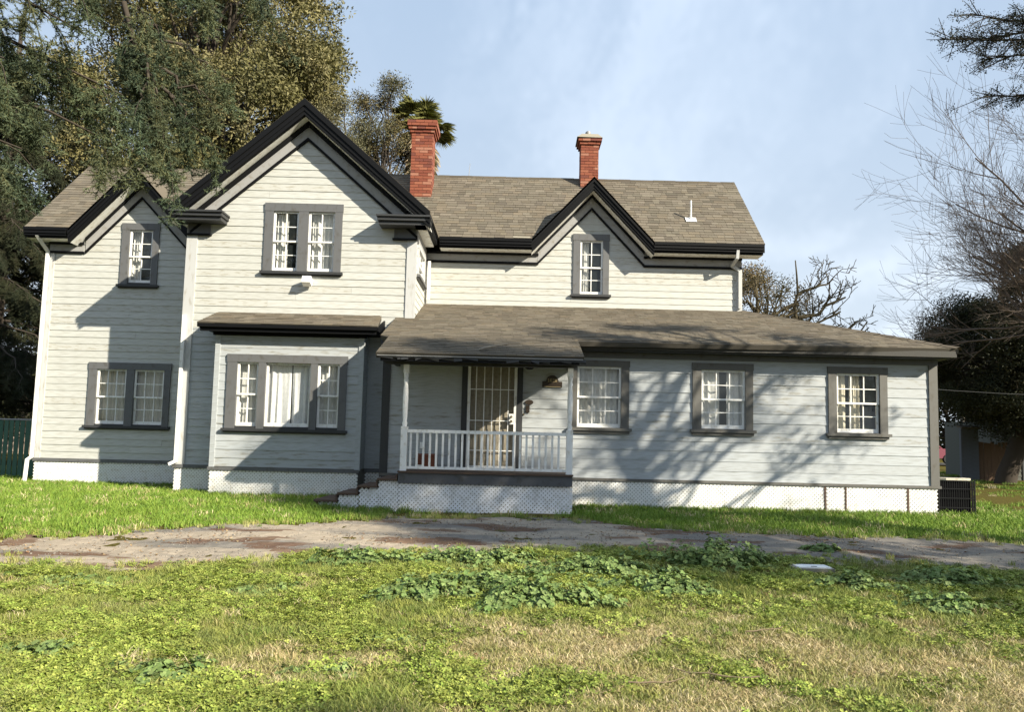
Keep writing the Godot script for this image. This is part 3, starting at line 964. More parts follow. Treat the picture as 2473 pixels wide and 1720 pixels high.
	window(Vector3.ZERO, R, F, [1.17, 2.28, 1.53, 2.83], [[1.285, 2.13, 1.54, 2.71, 3, 2, true]], W, W, true)
	window(Vector3.ZERO, R, F, [3.50, 4.66, 1.55, 2.83], [[3.67, 4.515, 1.57, 2.70, 3, 2, true]], W, W, true)
	window(Vector3.ZERO, R, F, [6.11, 7.245, 1.54, 2.82], [[6.27, 7.10, 1.555, 2.69, 3, 2, true]], W, W, true)
	window(Vector3(-2.09, 0, 0), Vector3(0, 0, -1), R, [1.50, 2.74, 4.78, 5.46], [[1.64, 2.60, 4.82, 5.36, 2, 2, true]], M.trim_light, T)
	# --- door
	b = Buf.new()
	b.box(-0.93, -0.82, 0.66, 2.72, -0.04, 0.05)
	b.box(0.13, 0.24, 0.66, 2.72, -0.04, 0.05)
	b.box(-0.95, 0.26, 2.72, 2.84, -0.04, 0.055)
	var door := obj("door", b, M.trim_dark, house)
	b = Buf.new()
	b.box(-0.82, 0.13, 0.68, 2.72, -0.10, -0.055)
	obj("door_leaf", b, M.door_tan, door)
	for e in [[-0.70, -0.40, 0.85, 1.45], [-0.29, 0.01, 0.85, 1.45], [-0.70, -0.40, 1.6, 2.5], [-0.29, 0.01, 1.6, 2.5]]:
		boxed("door_panel", M.door_tan, door, e[0], e[1], e[2], e[3], -0.055, -0.043)
	boxed("threshold", M.step_brown, door, -0.84, 0.15, 0.655, 0.685, -0.06, 0.09)
	b = Buf.new()
	b.box(-0.82, -0.765, 0.70, 2.71, 0.0, 0.04)
	b.box(0.075, 0.13, 0.70, 2.71, 0.0, 0.04)
	b.box(-0.765, 0.075, 2.66, 2.71, 0.0, 0.04)
	b.box(-0.765, 0.075, 0.70, 0.76, 0.0, 0.04)
	var sec := obj("security_door", b, M.white, house)
	for i in 5:
		boxed("bar", M.white, sec, -0.655 + i * 0.155 - 0.008, -0.655 + i * 0.155 + 0.008, 0.76, 2.66, 0.012, 0.028)
	for yy in [1.05, 1.62, 2.22]:
		boxed("rail", M.white, sec, -0.765, 0.075, yy - 0.008, yy + 0.008, 0.006, 0.022)
	boxed("lock_plate", M.white, sec, -0.015, 0.072, 1.56, 1.76, 0.03, 0.046)
	for yy in [1.70, 1.615]:
		var kb := Buf.new()
		kb.tube([Vector3(0.028, yy, 0.046), Vector3(0.028, yy, 0.062), Vector3(0.028, yy, 0.07), Vector3(0.028, yy, 0.1)], [0.012, 0.014, 0.028, 0.02], 12)
		obj("knob", kb, M.brass, sec)
	# --- porch
	b = Buf.new()
	var dz := 0.03
	while dz < 1.42:
		b.box(-1.90, 1.11, 0.655, 0.685, dz, minf(dz + 0.106, 1.44))
		dz += 0.11
	b.box(-1.88, 1.09, 0.50, 0.655, 0.02, 0.05)
	var deck := obj("porch_deck", b, M.step_brown, house)
	b = Buf.new()
	b.box(-1.89, 1.10, 0.475, 0.652, 1.375, 1.405)
	b.box(1.07, 1.10, 0.475, 0.652, 0.05, 1.375)
	obj("skirt_board", b, M.skirt, deck)
	lattice(house, [[-1.88, 1.10, -0.10, 0.478], [-2.22, -1.89, -0.10, 0.50], [-2.55, -2.23, -0.10, 0.372], [-2.90, -2.56, -0.10, 0.24], [-3.28, -2.91, -0.10, 0.125]], 1.36, M.white_clean)
	var treads := [[-3.31, -2.90, 0.165], [-2.92, -2.55, 0.29], [-2.57, -2.22, 0.42], [-2.24, -1.885, 0.55]]
	b = Buf.new()
	b.box(-3.28, -3.24, -0.1, 0.13, 0.3, 1.39)
	for k in treads.size():
		b.box(treads[k][1] - 0.045, treads[k][1] - 0.02, treads[k][2], (treads[k + 1][2] if k < 3 else 0.655) - 0.03, 0.30, 1.40)
	var steps := obj("porch_steps", b, M.step_brown, house)
	for k in treads:
		boxed("tread", M.step_brown, steps, k[0], k[1] - 0.02, k[2] - 0.035, k[2], 0.28, 1.42)
	var prof := [[0.062, 0.0], [0.062, 0.72], [0.050, 0.735], [0.036, 0.77], [0.046, 0.82], [0.033, 0.86], [0.040, 0.93], [0.046, 1.1], [0.048, 1.25], [0.042, 1.42], [0.034, 1.52], [0.045, 1.56], [0.034, 1.60], [0.042, 1.66], [0.046, 1.70]]
	for px in [-1.82, 1.045]:
		b = Buf.new()
		b.box(px - 0.055, px + 0.055, 0.685, 1.45, 1.25, 1.36)
		b.lathe(Vector3(px, 0.685, 1.305), prof.slice(2), 14)
		b.box(px - 0.048, px + 0.048, 2.38, 2.64, 1.257, 1.353)
		obj("porch_post", b, M.white, house)
	b = Buf.new()
	b.box(-1.765, 0.99, 1.345, 1.40, 1.265, 1.345)
	b.box(-1.765, 0.99, 0.72, 0.765, 1.28, 1.33)
	var rail := obj("porch_railing", b, M.white, house)
	var bx := -1.705
	while bx < 0.97:
		b = Buf.new()
		b.box(bx - 0.0175, bx + 0.0175, 0.765, 1.345, 1.287, 1.322)
		obj("baluster", b, M.white, rail)
		bx += 0.1115
	# --- chimneys, pipes and spouts
	chimney(-2.66, -2.12, -4.56, -4.0, 7.15, 9.34, false)
	chimney(1.70, 2.16, -5.0, -4.55, 7.85, 9.20, true)
	b = Buf.new()
	b.tube([Vector3(4.29, 6.66, -3.36), Vector3(4.29, 7.20, -3.36)], [0.022, 0.022], 10)
	b.obox(Transform3D(Basis.from_euler(Vector3(deg_to_rad(45), 0, 0)), Vector3(4.29, 6.72, -3.35)), Vector3(0.13, 0.01, 0.10))
	obj("vent_pipe", b, M.white, house)
	b = Buf.new()
	b.tube([Vector3(-1.25, 8.2, -4.95), Vector3(-1.22, 8.62, -4.95)], [0.008, 0.006], 5)
	obj("antenna_mast", b, M.metal_grey, house)
	downspout([Vector3(-11.05, 5.74, -2.62), Vector3(-11.0, 5.45, ZM + 0.09), Vector3(-11.02, 0.62, ZM + 0.09), Vector3(-11.10, 0.55, ZM + 0.11), Vector3(-11.12, 0.02, ZM + 0.12)])
	downspout([Vector3(-6.90, 3.72, ZG + 0.075), Vector3(-6.90, 0.66, ZG + 0.075), Vector3(-7.02, 0.60, ZG + 0.09)])
	downspout([Vector3(5.20, 5.78, -2.6), Vector3(5.19, 5.60, -2.62), Vector3(5.17, 5.50, ZM + 0.1), Vector3(5.36, 5.40, ZM + 0.075), Vector3(5.36, 4.50, ZM + 0.075)], M.trim_light)
	downspout([Vector3(-1.98, 5.42, ZM + 0.12), Vector3(-1.98, 4.52, ZM + 0.12)])
	b = Buf.new()
	b.obox(Transform3D(Basis(Vector3(1, 0, 0), Vector3(0, 0.7, -0.7), Vector3(0, 0.7, 0.7)), Vector3(0.18, 5.975, -2.62)), Vector3(0.2, 0.035, 0.006))
	obj("bare_sheathing", b, M.concrete, house)
	b = Buf.new()
	b.box(-4.40, -4.27, 4.50, 4.63, ZG + 0.01, ZG + 0.05)
	b.obox(Transform3D(Basis.from_euler(Vector3(-0.35, 0, 0)), Vector3(-4.335, 4.50, ZG + 0.14)), Vector3(0.09, 0.075, 0.09))
	obj("flood_lamp", b, M.white, house)


func plaster_things() -> void:
	# things fixed to or standing by the house
	var t := thing("house_number_plaque", "small dark bronze arched number plaque on porch wall beside door", "plaque", Vector3(0.80, 2.29, 0.02))
	var pts := [Vector2(-0.19, 0), Vector2(0.19, 0), Vector2(0.19, 0.11), Vector2(0.125, 0.11)]
	for i in 9:
		var a := PI * (i + 0.5) / 9.0
		pts.append(Vector2(cos(a) * 0.118, 0.115 + sin(a) * 0.118))
	pts.append(Vector2(-0.125, 0.11)); pts.append(Vector2(-0.19, 0.11))
	var b := Buf.new()
	var poly := PackedVector2Array(pts)
	var ix := Geometry2D.triangulate_polygon(poly)
	for i in range(0, ix.size(), 3):
		var q := [poly[ix[i]], poly[ix[i + 1]], poly[ix[i + 2]]]
		if (q[1] - q[0]).cross(q[2] - q[0]) < 0:
			q.reverse()
		b.tri(Vector3(q[0].x, q[0].y, 0.028), Vector3(q[1].x, q[1].y, 0.028), Vector3(q[2].x, q[2].y, 0.028))
	for i in pts.size():
		var p: Vector2 = pts[i]
		var q: Vector2 = pts[(i + 1) % pts.size()]
		b.quad(Vector3(p.x, p.y, 0), Vector3(q.x, q.y, 0), Vector3(q.x, q.y, 0.028), Vector3(p.x, p.y, 0.028))
	obj("plate", b, M.bronze, t)
	var tm := TextMesh.new()
	var f := SystemFont.new()
	f.font_names = PackedStringArray(["Droid Serif"])
	tm.font = f
	tm.text = "1626"
	tm.font_size = 32
	tm.pixel_size = 0.0026
	tm.depth = 0.006
	put("numerals", tm, M.gold, t).position = Vector3(0, 0.128, 0.030)
	b = Buf.new()
	b.box(-0.16, 0.16, 0.004, 0.012, 0.026, 0.034)
	obj("border_line", b, M.gold, t)
	t = thing("hanging_plaque", "dark oval medallion with a narrow plate hanging below, right of door", "ornament", Vector3(0.36, 1.78, 0.02))
	b = Buf.new()
	var ring := []
	for k in 20:
		ring.append(Vector3(0.005 + cos(TAU * k / 20) * 0.08, 0.21 + sin(TAU * k / 20) * 0.05, 0.004))
	b.poly(ring, Vector3(0, 0, 0.018))
	obj("medallion", b, M.bronze, t)
	boxed("plate", M.bronze, t, -0.055, 0.015, 0.01, 0.145, 0.004, 0.02)
	b = Buf.new()
	b.tube([Vector3(-0.02, 0.145, 0.012), Vector3(-0.015, 0.17, 0.012)], [0.004, 0.004], 5)
	obj("cord", b, M.bronze, t)
	t = thing("doorbell", "tiny round doorbell button on casing right of door", "doorbell", Vector3(0.262, 1.755, 0.02))
	b = Buf.new()
	b.tube([Vector3.ZERO, Vector3(0, 0, 0.018), Vector3(0, 0, 0.024)], [0.022, 0.022, 0.012], 10)
	obj("button_housing", b, M.brass, t)
	t = thing("porch_lamp", "dark unlit lantern on the porch ceiling above the door's right side", "lamp", Vector3(0.35, 2.735, 0.35))
	b = Buf.new()
	b.lathe(Vector3(0, -0.14, 0), [[0.05, 0.0], [0.085, 0.02], [0.09, 0.09], [0.05, 0.12], [0.06, 0.138]], 10)
	obj("lantern", b, M.trim_black, t)
	t = thing("carton", "reddish brown cardboard box on the porch floor behind the railing", "box", Vector3(-1.53, 0.686, 0.35))
	b = Buf.new()
	b.box(-0.19, 0.19, 0.0, 0.25, -0.14, 0.14)
	obj("body", b, M.carton, t)
	for s in [-1.0, 1.0]:
		b = Buf.new()
		b.obox(Transform3D(Basis.from_euler(Vector3(0.25 * s, 0, 0)), Vector3(0, 0.262, s * 0.075)), Vector3(0.19, 0.003, 0.075))
		obj("flap", b, M.carton, t)
	boxed("label_patch", M.white, t, -0.19, -0.05, 0.01, 0.08, 0.14, 0.143)
	t = thing("socket_box", "small white outdoor socket box low on the porch wall", "outlet", Vector3(-1.66, 1.06, 0.02))
	boxed("cover", M.white, t, -0.04, 0.04, 0, 0.11, 0, 0.035)
	boxed("hinge", M.white_old, t, -0.042, 0.042, 0.11, 0.12, 0, 0.03)
	t = thing("fallen_branch", "pale broken stick lying on the porch roof", "stick", Vector3(-0.32, 2.80, 1.42))
	b = Buf.new()
	b.tube([Vector3(-0.24, 0.0, 0.10), Vector3(0, 0.075, -0.01), Vector3(0.24, 0.135, -0.14)], [0.018, 0.02, 0.012], 6)
	obj("stem", b, M.bark_pale, t)
	# air conditioner
	t = thing("air_conditioner", "black caged air conditioner unit with pale top beside the annex corner", "air conditioner", Vector3(8.62, 0.0, -0.45))
	b = Buf.new()
	b.box(-0.42, 0.42, -0.06, 0.035, -0.42, 0.42)
	obj("pad", b, M.concrete, t)
	b = Buf.new()
	b.box(-0.30, 0.30, 0.06, 0.66, -0.30, 0.30)
	obj("coil", b, M.fin_dark, t)
	b = Buf.new()
	for sx in [-1, 1]:
		for sz in [-1, 1]:
			b.box(sx * 0.345 - 0.012, sx * 0.345 + 0.012, 0.035, 0.69, sz * 0.345 - 0.012, sz * 0.345 + 0.012)
	b.box(-0.35, 0.35, 0.035, 0.075, -0.35, 0.35)
	obj("frame", b, M.steel_dark, t)
	for i in 15:
		var p := -0.30 + i * 0.043
		b = Buf.new()
		b.box(p - 0.005, p + 0.005, 0.07, 0.67, 0.335, 0.347)
		obj("grille_bar", b, M.steel_dark, t)
		b = Buf.new()
		b.box(0.335, 0.347, 0.07, 0.67, p - 0.005, p + 0.005)
		obj("grille_bar", b, M.steel_dark, t)
	b = Buf.new()
	for yy in [0.16, 0.34, 0.52]:
		b.box(-0.345, 0.345, yy, yy + 0.014, 0.347, 0.355)
		b.box(0.347, 0.355, yy, yy + 0.014, -0.345, 0.345)
	obj("grille_band", b, M.steel_dark, t)
	b = Buf.new()
	var rim := []
	for k in 24:
		var a := TAU * k / 24
		var r := 0.36 * minf(1.0 / maxf(absf(cos(a)), absf(sin(a))), 1.18)
		rim.append(Vector3(cos(a) * r, 0.69, sin(a) * r))
	for k in 24:
		var j := (k + 1) % 24
		var ik := Vector3(cos(TAU * k / 24) * 0.27, 0.735, sin(TAU * k / 24) * 0.27)
		var ij := Vector3(cos(TAU * j / 24) * 0.27, 0.735, sin(TAU * j / 24) * 0.27)
		b.quad(rim[j], rim[k], rim[k] + Vector3(0, 0.04, 0), rim[j] + Vector3(0, 0.04, 0))
		b.quad(rim[j] + Vector3(0, 0.04, 0), rim[k] + Vector3(0, 0.04, 0), ik, ij)
	obj("top_panel", b, M.beige_metal, t)
	b = Buf.new()
	for k in 5:
		var pr := []
		for i in 25:
			pr.append(Vector3(cos(TAU * i / 24) * (0.05 + 0.05 * k), 0.735, sin(TAU * i / 24) * (0.05 + 0.05 * k)))
		b.tube(pr, range(25).map(func(_i): return 0.005), 4, false)
	obj("fan_guard", b, M.steel_dark, t)


func curtains() -> void:
	var R := Vector3.RIGHT
	curtain(-9.12, -8.93, 4.78, 6.04, -ZM + 0.16, M.curtain, "sheer curtain edge in the left wing's small upper window", 12, 0.018, Vector3.LEFT, Vector3(-18.05, 0, 0))
	curtain(-9.67, -8.97, 1.43, 2.70, ZM - 0.15, M.curtain_warm, "cream curtain in the left half of the left wing's lower window")
	curtain(-8.80, -8.10, 1.43, 2.70, ZM - 0.15, M.curtain_warm, "cream curtain in the right half of the left wing's lower window")
	curtain(-5.14, -4.86, 4.75, 6.03, ZG - 0.15, M.curtain, "white curtain in the left half of the big gable window")
	curtain(-4.39, -3.83, 4.75, 6.03, ZG - 0.15, M.curtain, "white curtain in the right half of the big gable window")
	curtain(-5.53, -5.10, 1.49, 2.70, ZB - 0.15, M.curtain, "white curtain in the bay's narrow left light", 12)
	curtain(-4.95, -4.475, 1.43, 2.71, ZB - 0.15, M.curtain_white, "long white curtain left of the dark gap in the bay's wide pane", 9, 0.03)
	curtain(-4.45, -4.04, 1.43, 2.71, ZB - 0.15, M.curtain_white, "long white curtain right of the dark gap in the bay's wide pane", 9, 0.03)
	curtain(-3.90, -3.46, 1.43, 2.70, ZB - 0.15, M.curtain, "white curtain in the bay's narrow right light", 12)
	curtain(1.585, 1.80, 4.76, 6.05, ZM - 0.15, M.curtain, "sheer curtain in the small window under the right dormer gable")
	curtain(1.285, 2.13, 1.55, 2.71, -0.15, M.curtain, "white curtain in the annex window beside the porch post")
	curtain(3.67, 4.06, 1.57, 2.70, -0.15, M.curtain, "left white curtain in the annex's middle window")
	curtain(4.20, 4.515, 1.57, 2.70, -0.15, M.curtain, "right white curtain in the annex's middle window")
	curtain(6.27, 6.52, 1.56, 2.69, -0.15, M.curtain_warm, "left cream curtain in the annex's window nearest the corner")
	curtain(6.60, 6.80, 1.56, 2.69, -0.17, M.curtain_warm, "narrow cream curtain in the middle of the annex's corner window")


# ---------------------------------------------------------------- plants
func leaf_cluster(n: int, radius: float, long: float, wide: float) -> ArrayMesh:
	var b := Buf.new()
	for i in n:
		var d := Vector3(rnd(-1, 1), rnd(-1, 1), rnd(-1, 1)).normalized()
		var p := d * radius * pow(rng.randf(), 0.45)
		var a := (d + Vector3(rnd(-1, 1), rnd(-0.8, 0.8), rnd(-1, 1)) * 0.9).normalized()
		var s := a.cross(Vector3(rnd(-1, 1), rnd(-1, 1), rnd(-1, 1))).normalized()
		var l := long * rnd(0.7, 1.25)
		var w := wide * rnd(0.75, 1.2)
		var bend := a.cross(s) * l * rnd(-0.12, 0.12)
		b.col = Color.WHITE * rnd(0.78, 1.2)
		var tip := p + a * l + bend
		var mid := p + a * l * 0.45
		b.tri(p, mid + s * w * 0.5 + bend, tip)
		b.tri(p, tip, mid - s * w * 0.5 + bend)
	return b.mesh()


func needle_spray(long: float, twigs: int) -> ArrayMesh:
	# a hanging sprig along -y with short needles all round
	var b := Buf.new()
	var stems := [[Vector3.ZERO, Vector3(0.04, -long, 0.02)]]
	for i in twigs:
		var t := rnd(0.05, 0.85)
		var p := Vector3(0.04 * t, -long * t, 0.02 * t)
		var a := TAU * rng.randf()
		stems.append([p, p + Vector3(cos(a) * 0.17, rnd(-0.16, -0.02), sin(a) * 0.17) * rnd(0.7, 1.2)])
	for s in stems:
		var A: Vector3 = s[0]
		var B: Vector3 = s[1]
		b.col = Color(0.75, 0.6, 0.42)
		b.tube([A, B], [0.006, 0.003], 3, false)
		var d := (B - A).normalized()
		var cnt := int(A.distance_to(B) / 0.016)
		for i in cnt:
			var p := A.lerp(B, float(i) / cnt)
			for k in 3:
				var o := Vector3(rnd(-1, 1), rnd(-1, 1), rnd(-1, 1))
				o = (o - d * o.dot(d)).normalized()
				var dir := (o + d * rnd(0.4, 1.2)).normalized() * rnd(0.032, 0.055)
				var w := dir.cross(Vector3(rnd(-1, 1), rnd(-1, 1), rnd(-1, 1))).normalized() * 0.0042
				b.col = Color.WHITE * rnd(0.7, 1.25)
				b.tri(p - w, p + w, p + dir)
	return b.mesh()


func wobble(A: Vector3, B: Vector3, n: int, amount: float, sag := 0.0) -> Array:
	var pts := []
	for i in n + 1:
		var t := float(i) / n
		var off := Vector3(rnd(-1, 1), rnd(-1, 1), rnd(-1, 1)) * amount * sin(t * PI)
		pts.append(A.lerp(B, t) + off + Vector3(0, -sag * sin(t * PI), 0))
	return pts


func taper(n: int, r0: float, r1: float) -> Array:
	return range(n + 1).map(func(i): return lerpf(r0, r1, float(i) / n))


# A leafy tree: clumps of leaf clusters on limbs spread through an ellipsoid.
func leafy(t: Node3D, o: Dictionary) -> void:
	rng.seed = o.seed
	var bark := Buf.new()
	var C: Vector3 = o.crown
	var R: Vector3 = o.radius
	var fork := Vector3(C.x * 0.6, o.fork, C.z * 0.6)
	var top := C + Vector3(0, R.y * 0.45, 0)
	var r0: float = o.trunk
	bark.tube(wobble(Vector3(0, -0.1, 0), fork, 4, r0 * 0.35), taper(4, r0 * 1.25, r0 * 0.85), 9)
	bark.tube(wobble(fork, top, 5, r0), taper(5, r0 * 0.82, r0 * 0.18), 8)
	var where := []
	var tint := PackedColorArray()
	var tones: Array = o.tones
	for i in o.clumps:
		var d := Vector3(rnd(-1, 1), rnd(-1, 1), rnd(-1, 1))
		while d.length() > 1.0:
			d = Vector3(rnd(-1, 1), rnd(-1, 1), rnd(-1, 1))
		d = d.normalized() * pow(d.length(), o.get("shell", 0.6))
		if o.has("taper"):
			d = Vector3(d.x * lerpf(1.0, o.taper, d.y * 0.5 + 0.5), d.y, d.z * lerpf(1.0, o.taper, d.y * 0.5 + 0.5))
		var c := C + d * R
		var at := fork.lerp(top, clampf((c.y - fork.y) / (top.y - fork.y) * 0.75 - 0.08, 0.0, 1.0))
		var thick: float = r0 * rnd(0.14, 0.30)
		bark.tube(wobble(at, c, 4, at.distance_to(c) * 0.09, -at.distance_to(c) * 0.05), taper(4, thick, 0.02), 5, false)
		var cr: float = o.clump_r * rnd(0.65, 1.3)
		var shade: Color = tones[rng.randi() % tones.size()]
		for k in 3:
			var e := c + Vector3(rnd(-1, 1), rnd(-0.7, 0.9), rnd(-1, 1)) * cr * 0.8
			bark.tube([c, c.lerp(e, 0.5) + Vector3(0, 0.05, 0), e], [0.022, 0.015, 0.007], 4, false)
		for k in int(o.per_clump * rnd(0.7, 1.3)):
			var q := Vector3(rnd(-1, 1), rnd(-1, 1), rnd(-1, 1)).normalized() * pow(rng.randf(), 0.5) * cr
			q.y *= 0.72
			var s := rnd(0.75, 1.3)
			where.append(Transform3D(Basis.from_euler(Vector3(rnd(0, TAU), rnd(0, TAU), rnd(0, TAU))).scaled(Vector3.ONE * s), c + q))
			tint.append((shade * rnd(0.75, 1.25)).lerp(tones[rng.randi() % tones.size()], 0.35))
	obj("trunk", bark, o.bark, t)
	multi("crown", o.leaf, M.leaf, where, tint, t)


func branchy(b: Buf, p: Vector3, d: Vector3, long: float, r: float, level: int, o: Dictionary) -> void:
	var n := 4 if level > 0 else 3
	var pts := [p]
	var rads := [r]
	var dir := d
	var end: float = maxf(o.least, r * (0.55 if level > 0 else 0.4))
	for i in n:
		dir = (dir + Vector3(rnd(-1, 1), rnd(-1, 1), rnd(-1, 1)) * o.bend + Vector3(0, o.lift, 0)).normalized()
		pts.append(pts[-1] + dir * long / n)
		rads.append(lerpf(r, end, float(i + 1) / n))
	b.tube(pts, rads, 6 if level > 2 else 4 if level > 0 else 3, false)
	if level == 0:
		return
	for k in int(o.kids * rnd(0.75, 1.3)):
		var t := rnd(0.25, 1.0)
		var f := t * n
		var i := mini(int(f), n - 1)
		var q: Vector3 = pts[i].lerp(pts[i + 1], f - i)
		var side := dir.cross(Vector3(rnd(-1, 1), rnd(-1, 1), rnd(-1, 1))).normalized()
		var nd: Vector3 = (dir * rnd(0.5, 1.0) + side * o.spread).normalized()
		branchy(b, q, nd, long * rnd(0.45, 0.75), maxf(o.least, rads[i] * rnd(0.4, 0.62)), level - 1, o)


func cedar(label: String, at: Vector3, tall: float, named: Array, more: int, seed_: int, tones: Array, free: Callable, thick := 8.0) -> void:
	rng.seed = seed_
	var t := thing("deodar_cedar", label, "conifer", at)
	var bark := Buf.new()
	bark.tube(wobble(Vector3(0, -0.2, 0), Vector3(0.2, tall, -0.2), 8, 0.12), taper(8, tall * 0.024, 0.05), 10)
	var where := []
	var tint := PackedColorArray()
	var limbs := []
	for e in named:   # boughs that reach into the picture: [start on the tree, end point in the world]
		limbs.append([e[0], e[1] - at])
	for i in more:
		var hgt := rnd(0.10, 0.95) * tall
		var a := rnd(0.0, TAU)
		var reach := (1.05 - hgt / tall) * rnd(0.24, 0.36) * tall
		var end := Vector3(cos(a) * reach, hgt - rnd(0.3, 1.6), sin(a) * reach)
		if free.call(end):
			limbs.append([Vector3(0, hgt, 0), end])
	for l in limbs:
		var A: Vector3 = l[0]
		var B: Vector3 = l[1]
		var span := A.distance_to(B)
		var n := 7
		var pts := wobble(A, B, n, 0.10, -span * 0.07)
		bark.tube(pts, taper(n, 0.02 + span * 0.009, 0.008), 5, false)
		var side := (B - A).cross(UP).normalized()
		for i in int(span * thick):
			var f := rnd(0.10, 1.0) * n
			var k := mini(int(f), n - 1)
			var p: Vector3 = pts[k].lerp(pts[k + 1], f - k)
			var s := -1.0 if i % 2 == 0 else 1.0
			var out := side * s * rnd(0.08, 0.46) * (1.15 - f / n * 0.55) + (B - A).normalized() * rnd(0.1, 0.4)
			var q := p + out + Vector3(0, -rnd(0.08, 0.42), 0)
			bark.tube([p, p.lerp(q, 0.5) + Vector3(0, 0.06, 0), q], [0.010, 0.007, 0.004], 3, false)
			var shade: Color = tones[rng.randi() % tones.size()] * rnd(0.8, 1.2)
			var hang: int = 5 + int(rnd(0, 5))
			for j in hang:
				var r := p.lerp(q, float(j + 0.3) / hang) + Vector3(rnd(-0.05, 0.05), rnd(-0.03, 0.06), rnd(-0.05, 0.05))
				var swing := Basis.from_euler(Vector3(rnd(-0.3, 0.3), rnd(0, TAU), rnd(-0.3, 0.3)))
				swing = Basis(Quaternion(Vector3.DOWN, (Vector3.DOWN + out.normalized() * rnd(0.0, 0.55)).normalized())) * swing
				where.append(Transform3D(swing.scaled(Vector3.ONE * rnd(0.6, 1.15)), r))
				tint.append(shade * rnd(0.8, 1.25))
	obj("trunk", bark, M.bark, t)
	multi("needle_boughs", needle_spray(0.44, 7), M.needle, where, tint, t)


func cedars() -> void:
	var green := [Color(0.100, 0.132, 0.074), Color(0.076, 0.108, 0.068), Color(0.128, 0.152, 0.084)]
	var named := []
	for e in [[6.0, -4.25, 4.85, 6.4], [6.5, -4.40, 5.25, 6.9], [5.3, -4.40, 4.35, 6.4], [4.9, -4.80, 3.95, 7.1], [7.1, -4.55, 5.75, 6.8], [7.9, -4.20, 5.95, 6.0], [8.7, -3.05, 6.65, 5.3], [8.4, -3.60, 6.45, 5.8], [5.5, -4.75, 4.65, 7.5]]:
		named.append([Vector3(0.1, e[0], -0.1), Vector3(e[1], e[2], e[3])])
	for e in [[-4.45, 6.05, 6.15, -3.92, 4.42, 5.95], [-4.40, 5.85, 6.10, -4.02, 4.62, 6.10], [-4.45, 5.95, 6.10, -4.08, 4.85, 5.80], [-4.35, 5.90, 6.05, -3.62, 5.55, 5.6], [-4.15, 5.40, 6.0, -3.60, 5.15, 5.7], [-4.05, 5.15, 6.0, -3.78, 4.80, 5.8]]:
		named.append([Vector3(e[0] + 8.3, e[1] + 0.2, e[2] - 7.2), Vector3(e[3], e[4], e[5])])
	cedar("cedar with drooping needle boughs hanging into the picture's upper left", Vector3(-8.3, -0.2, 7.2), 13.5, named, 40, 77, green, func(e: Vector3) -> bool: return e.x < 1.6, 5.5)
	cedar("dark cedar standing behind the green fence left of the house", Vector3(-17.0, 0.1, -9.5), 15.0, [], 90, 78, [Color(0.045, 0.058, 0.034), Color(0.06, 0.068, 0.038)], func(_e: Vector3) -> bool: return true)


func palm(at: Vector3, hgt: float) -> void:
	rng.seed = 91
	var t := thing("fan_palm", "fan palm with a skirt of dead fronds behind the left chimney", "palm", at)
	var b := Buf.new()
	b.tube(wobble(Vector3(0, -0.2, 0), Vector3(0.1, hgt, 0), 6, 0.12), taper(6, 0.30, 0.2), 9)
	obj("trunk", b, M.bark_pale, t)
	for live in [true, false]:
		var f := Buf.new()
		for i in (52 if live else 60):
			var a := rnd(0, TAU)
			var el := rnd(-0.45, 1.15) if live else rnd(-1.5, -0.75)
			var d := Vector3(cos(a) * cos(el), sin(el), sin(a) * cos(el))
			var base := Vector3(0.1, hgt + (0.1 if live else rnd(-1.3, 0.0)), 0)
			var stalk := base + d * (rnd(0.45, 0.95) if live else rnd(0.4, 0.7))
			f.col = Color(0.11, 0.13, 0.05) if live else Color(0.40, 0.31, 0.20) * rnd(0.7, 1.2)
			f.tube([base, stalk], [0.02, 0.012], 3, false)
			var side := d.cross(UP).normalized()
			var nrm := side.cross(d)
			for k in 21:
				var w := lerpf(-1.3, 1.3, k / 20.0)
				var dir := (d * cos(w) + side * sin(w)).normalized()
				var l := rnd(0.5, 0.72)
				var tip := stalk + dir * l + Vector3(0, -0.22 * l if live else -0.35 * l, 0) + nrm * rnd(-0.05, 0.05)
				var mid := stalk + dir * l * 0.5
				var s := dir.cross(nrm) * 0.022
				f.col = (Color(0.150, 0.150, 0.045) if live else Color(0.42, 0.33, 0.22)) * rnd(0.65, 1.3)
				f.tri(stalk, mid + s, tip)
				f.tri(stalk, tip, mid - s)
		obj("fronds" if live else "dead_fronds", f, M.frond, t).set_meta("kind", "stuff")


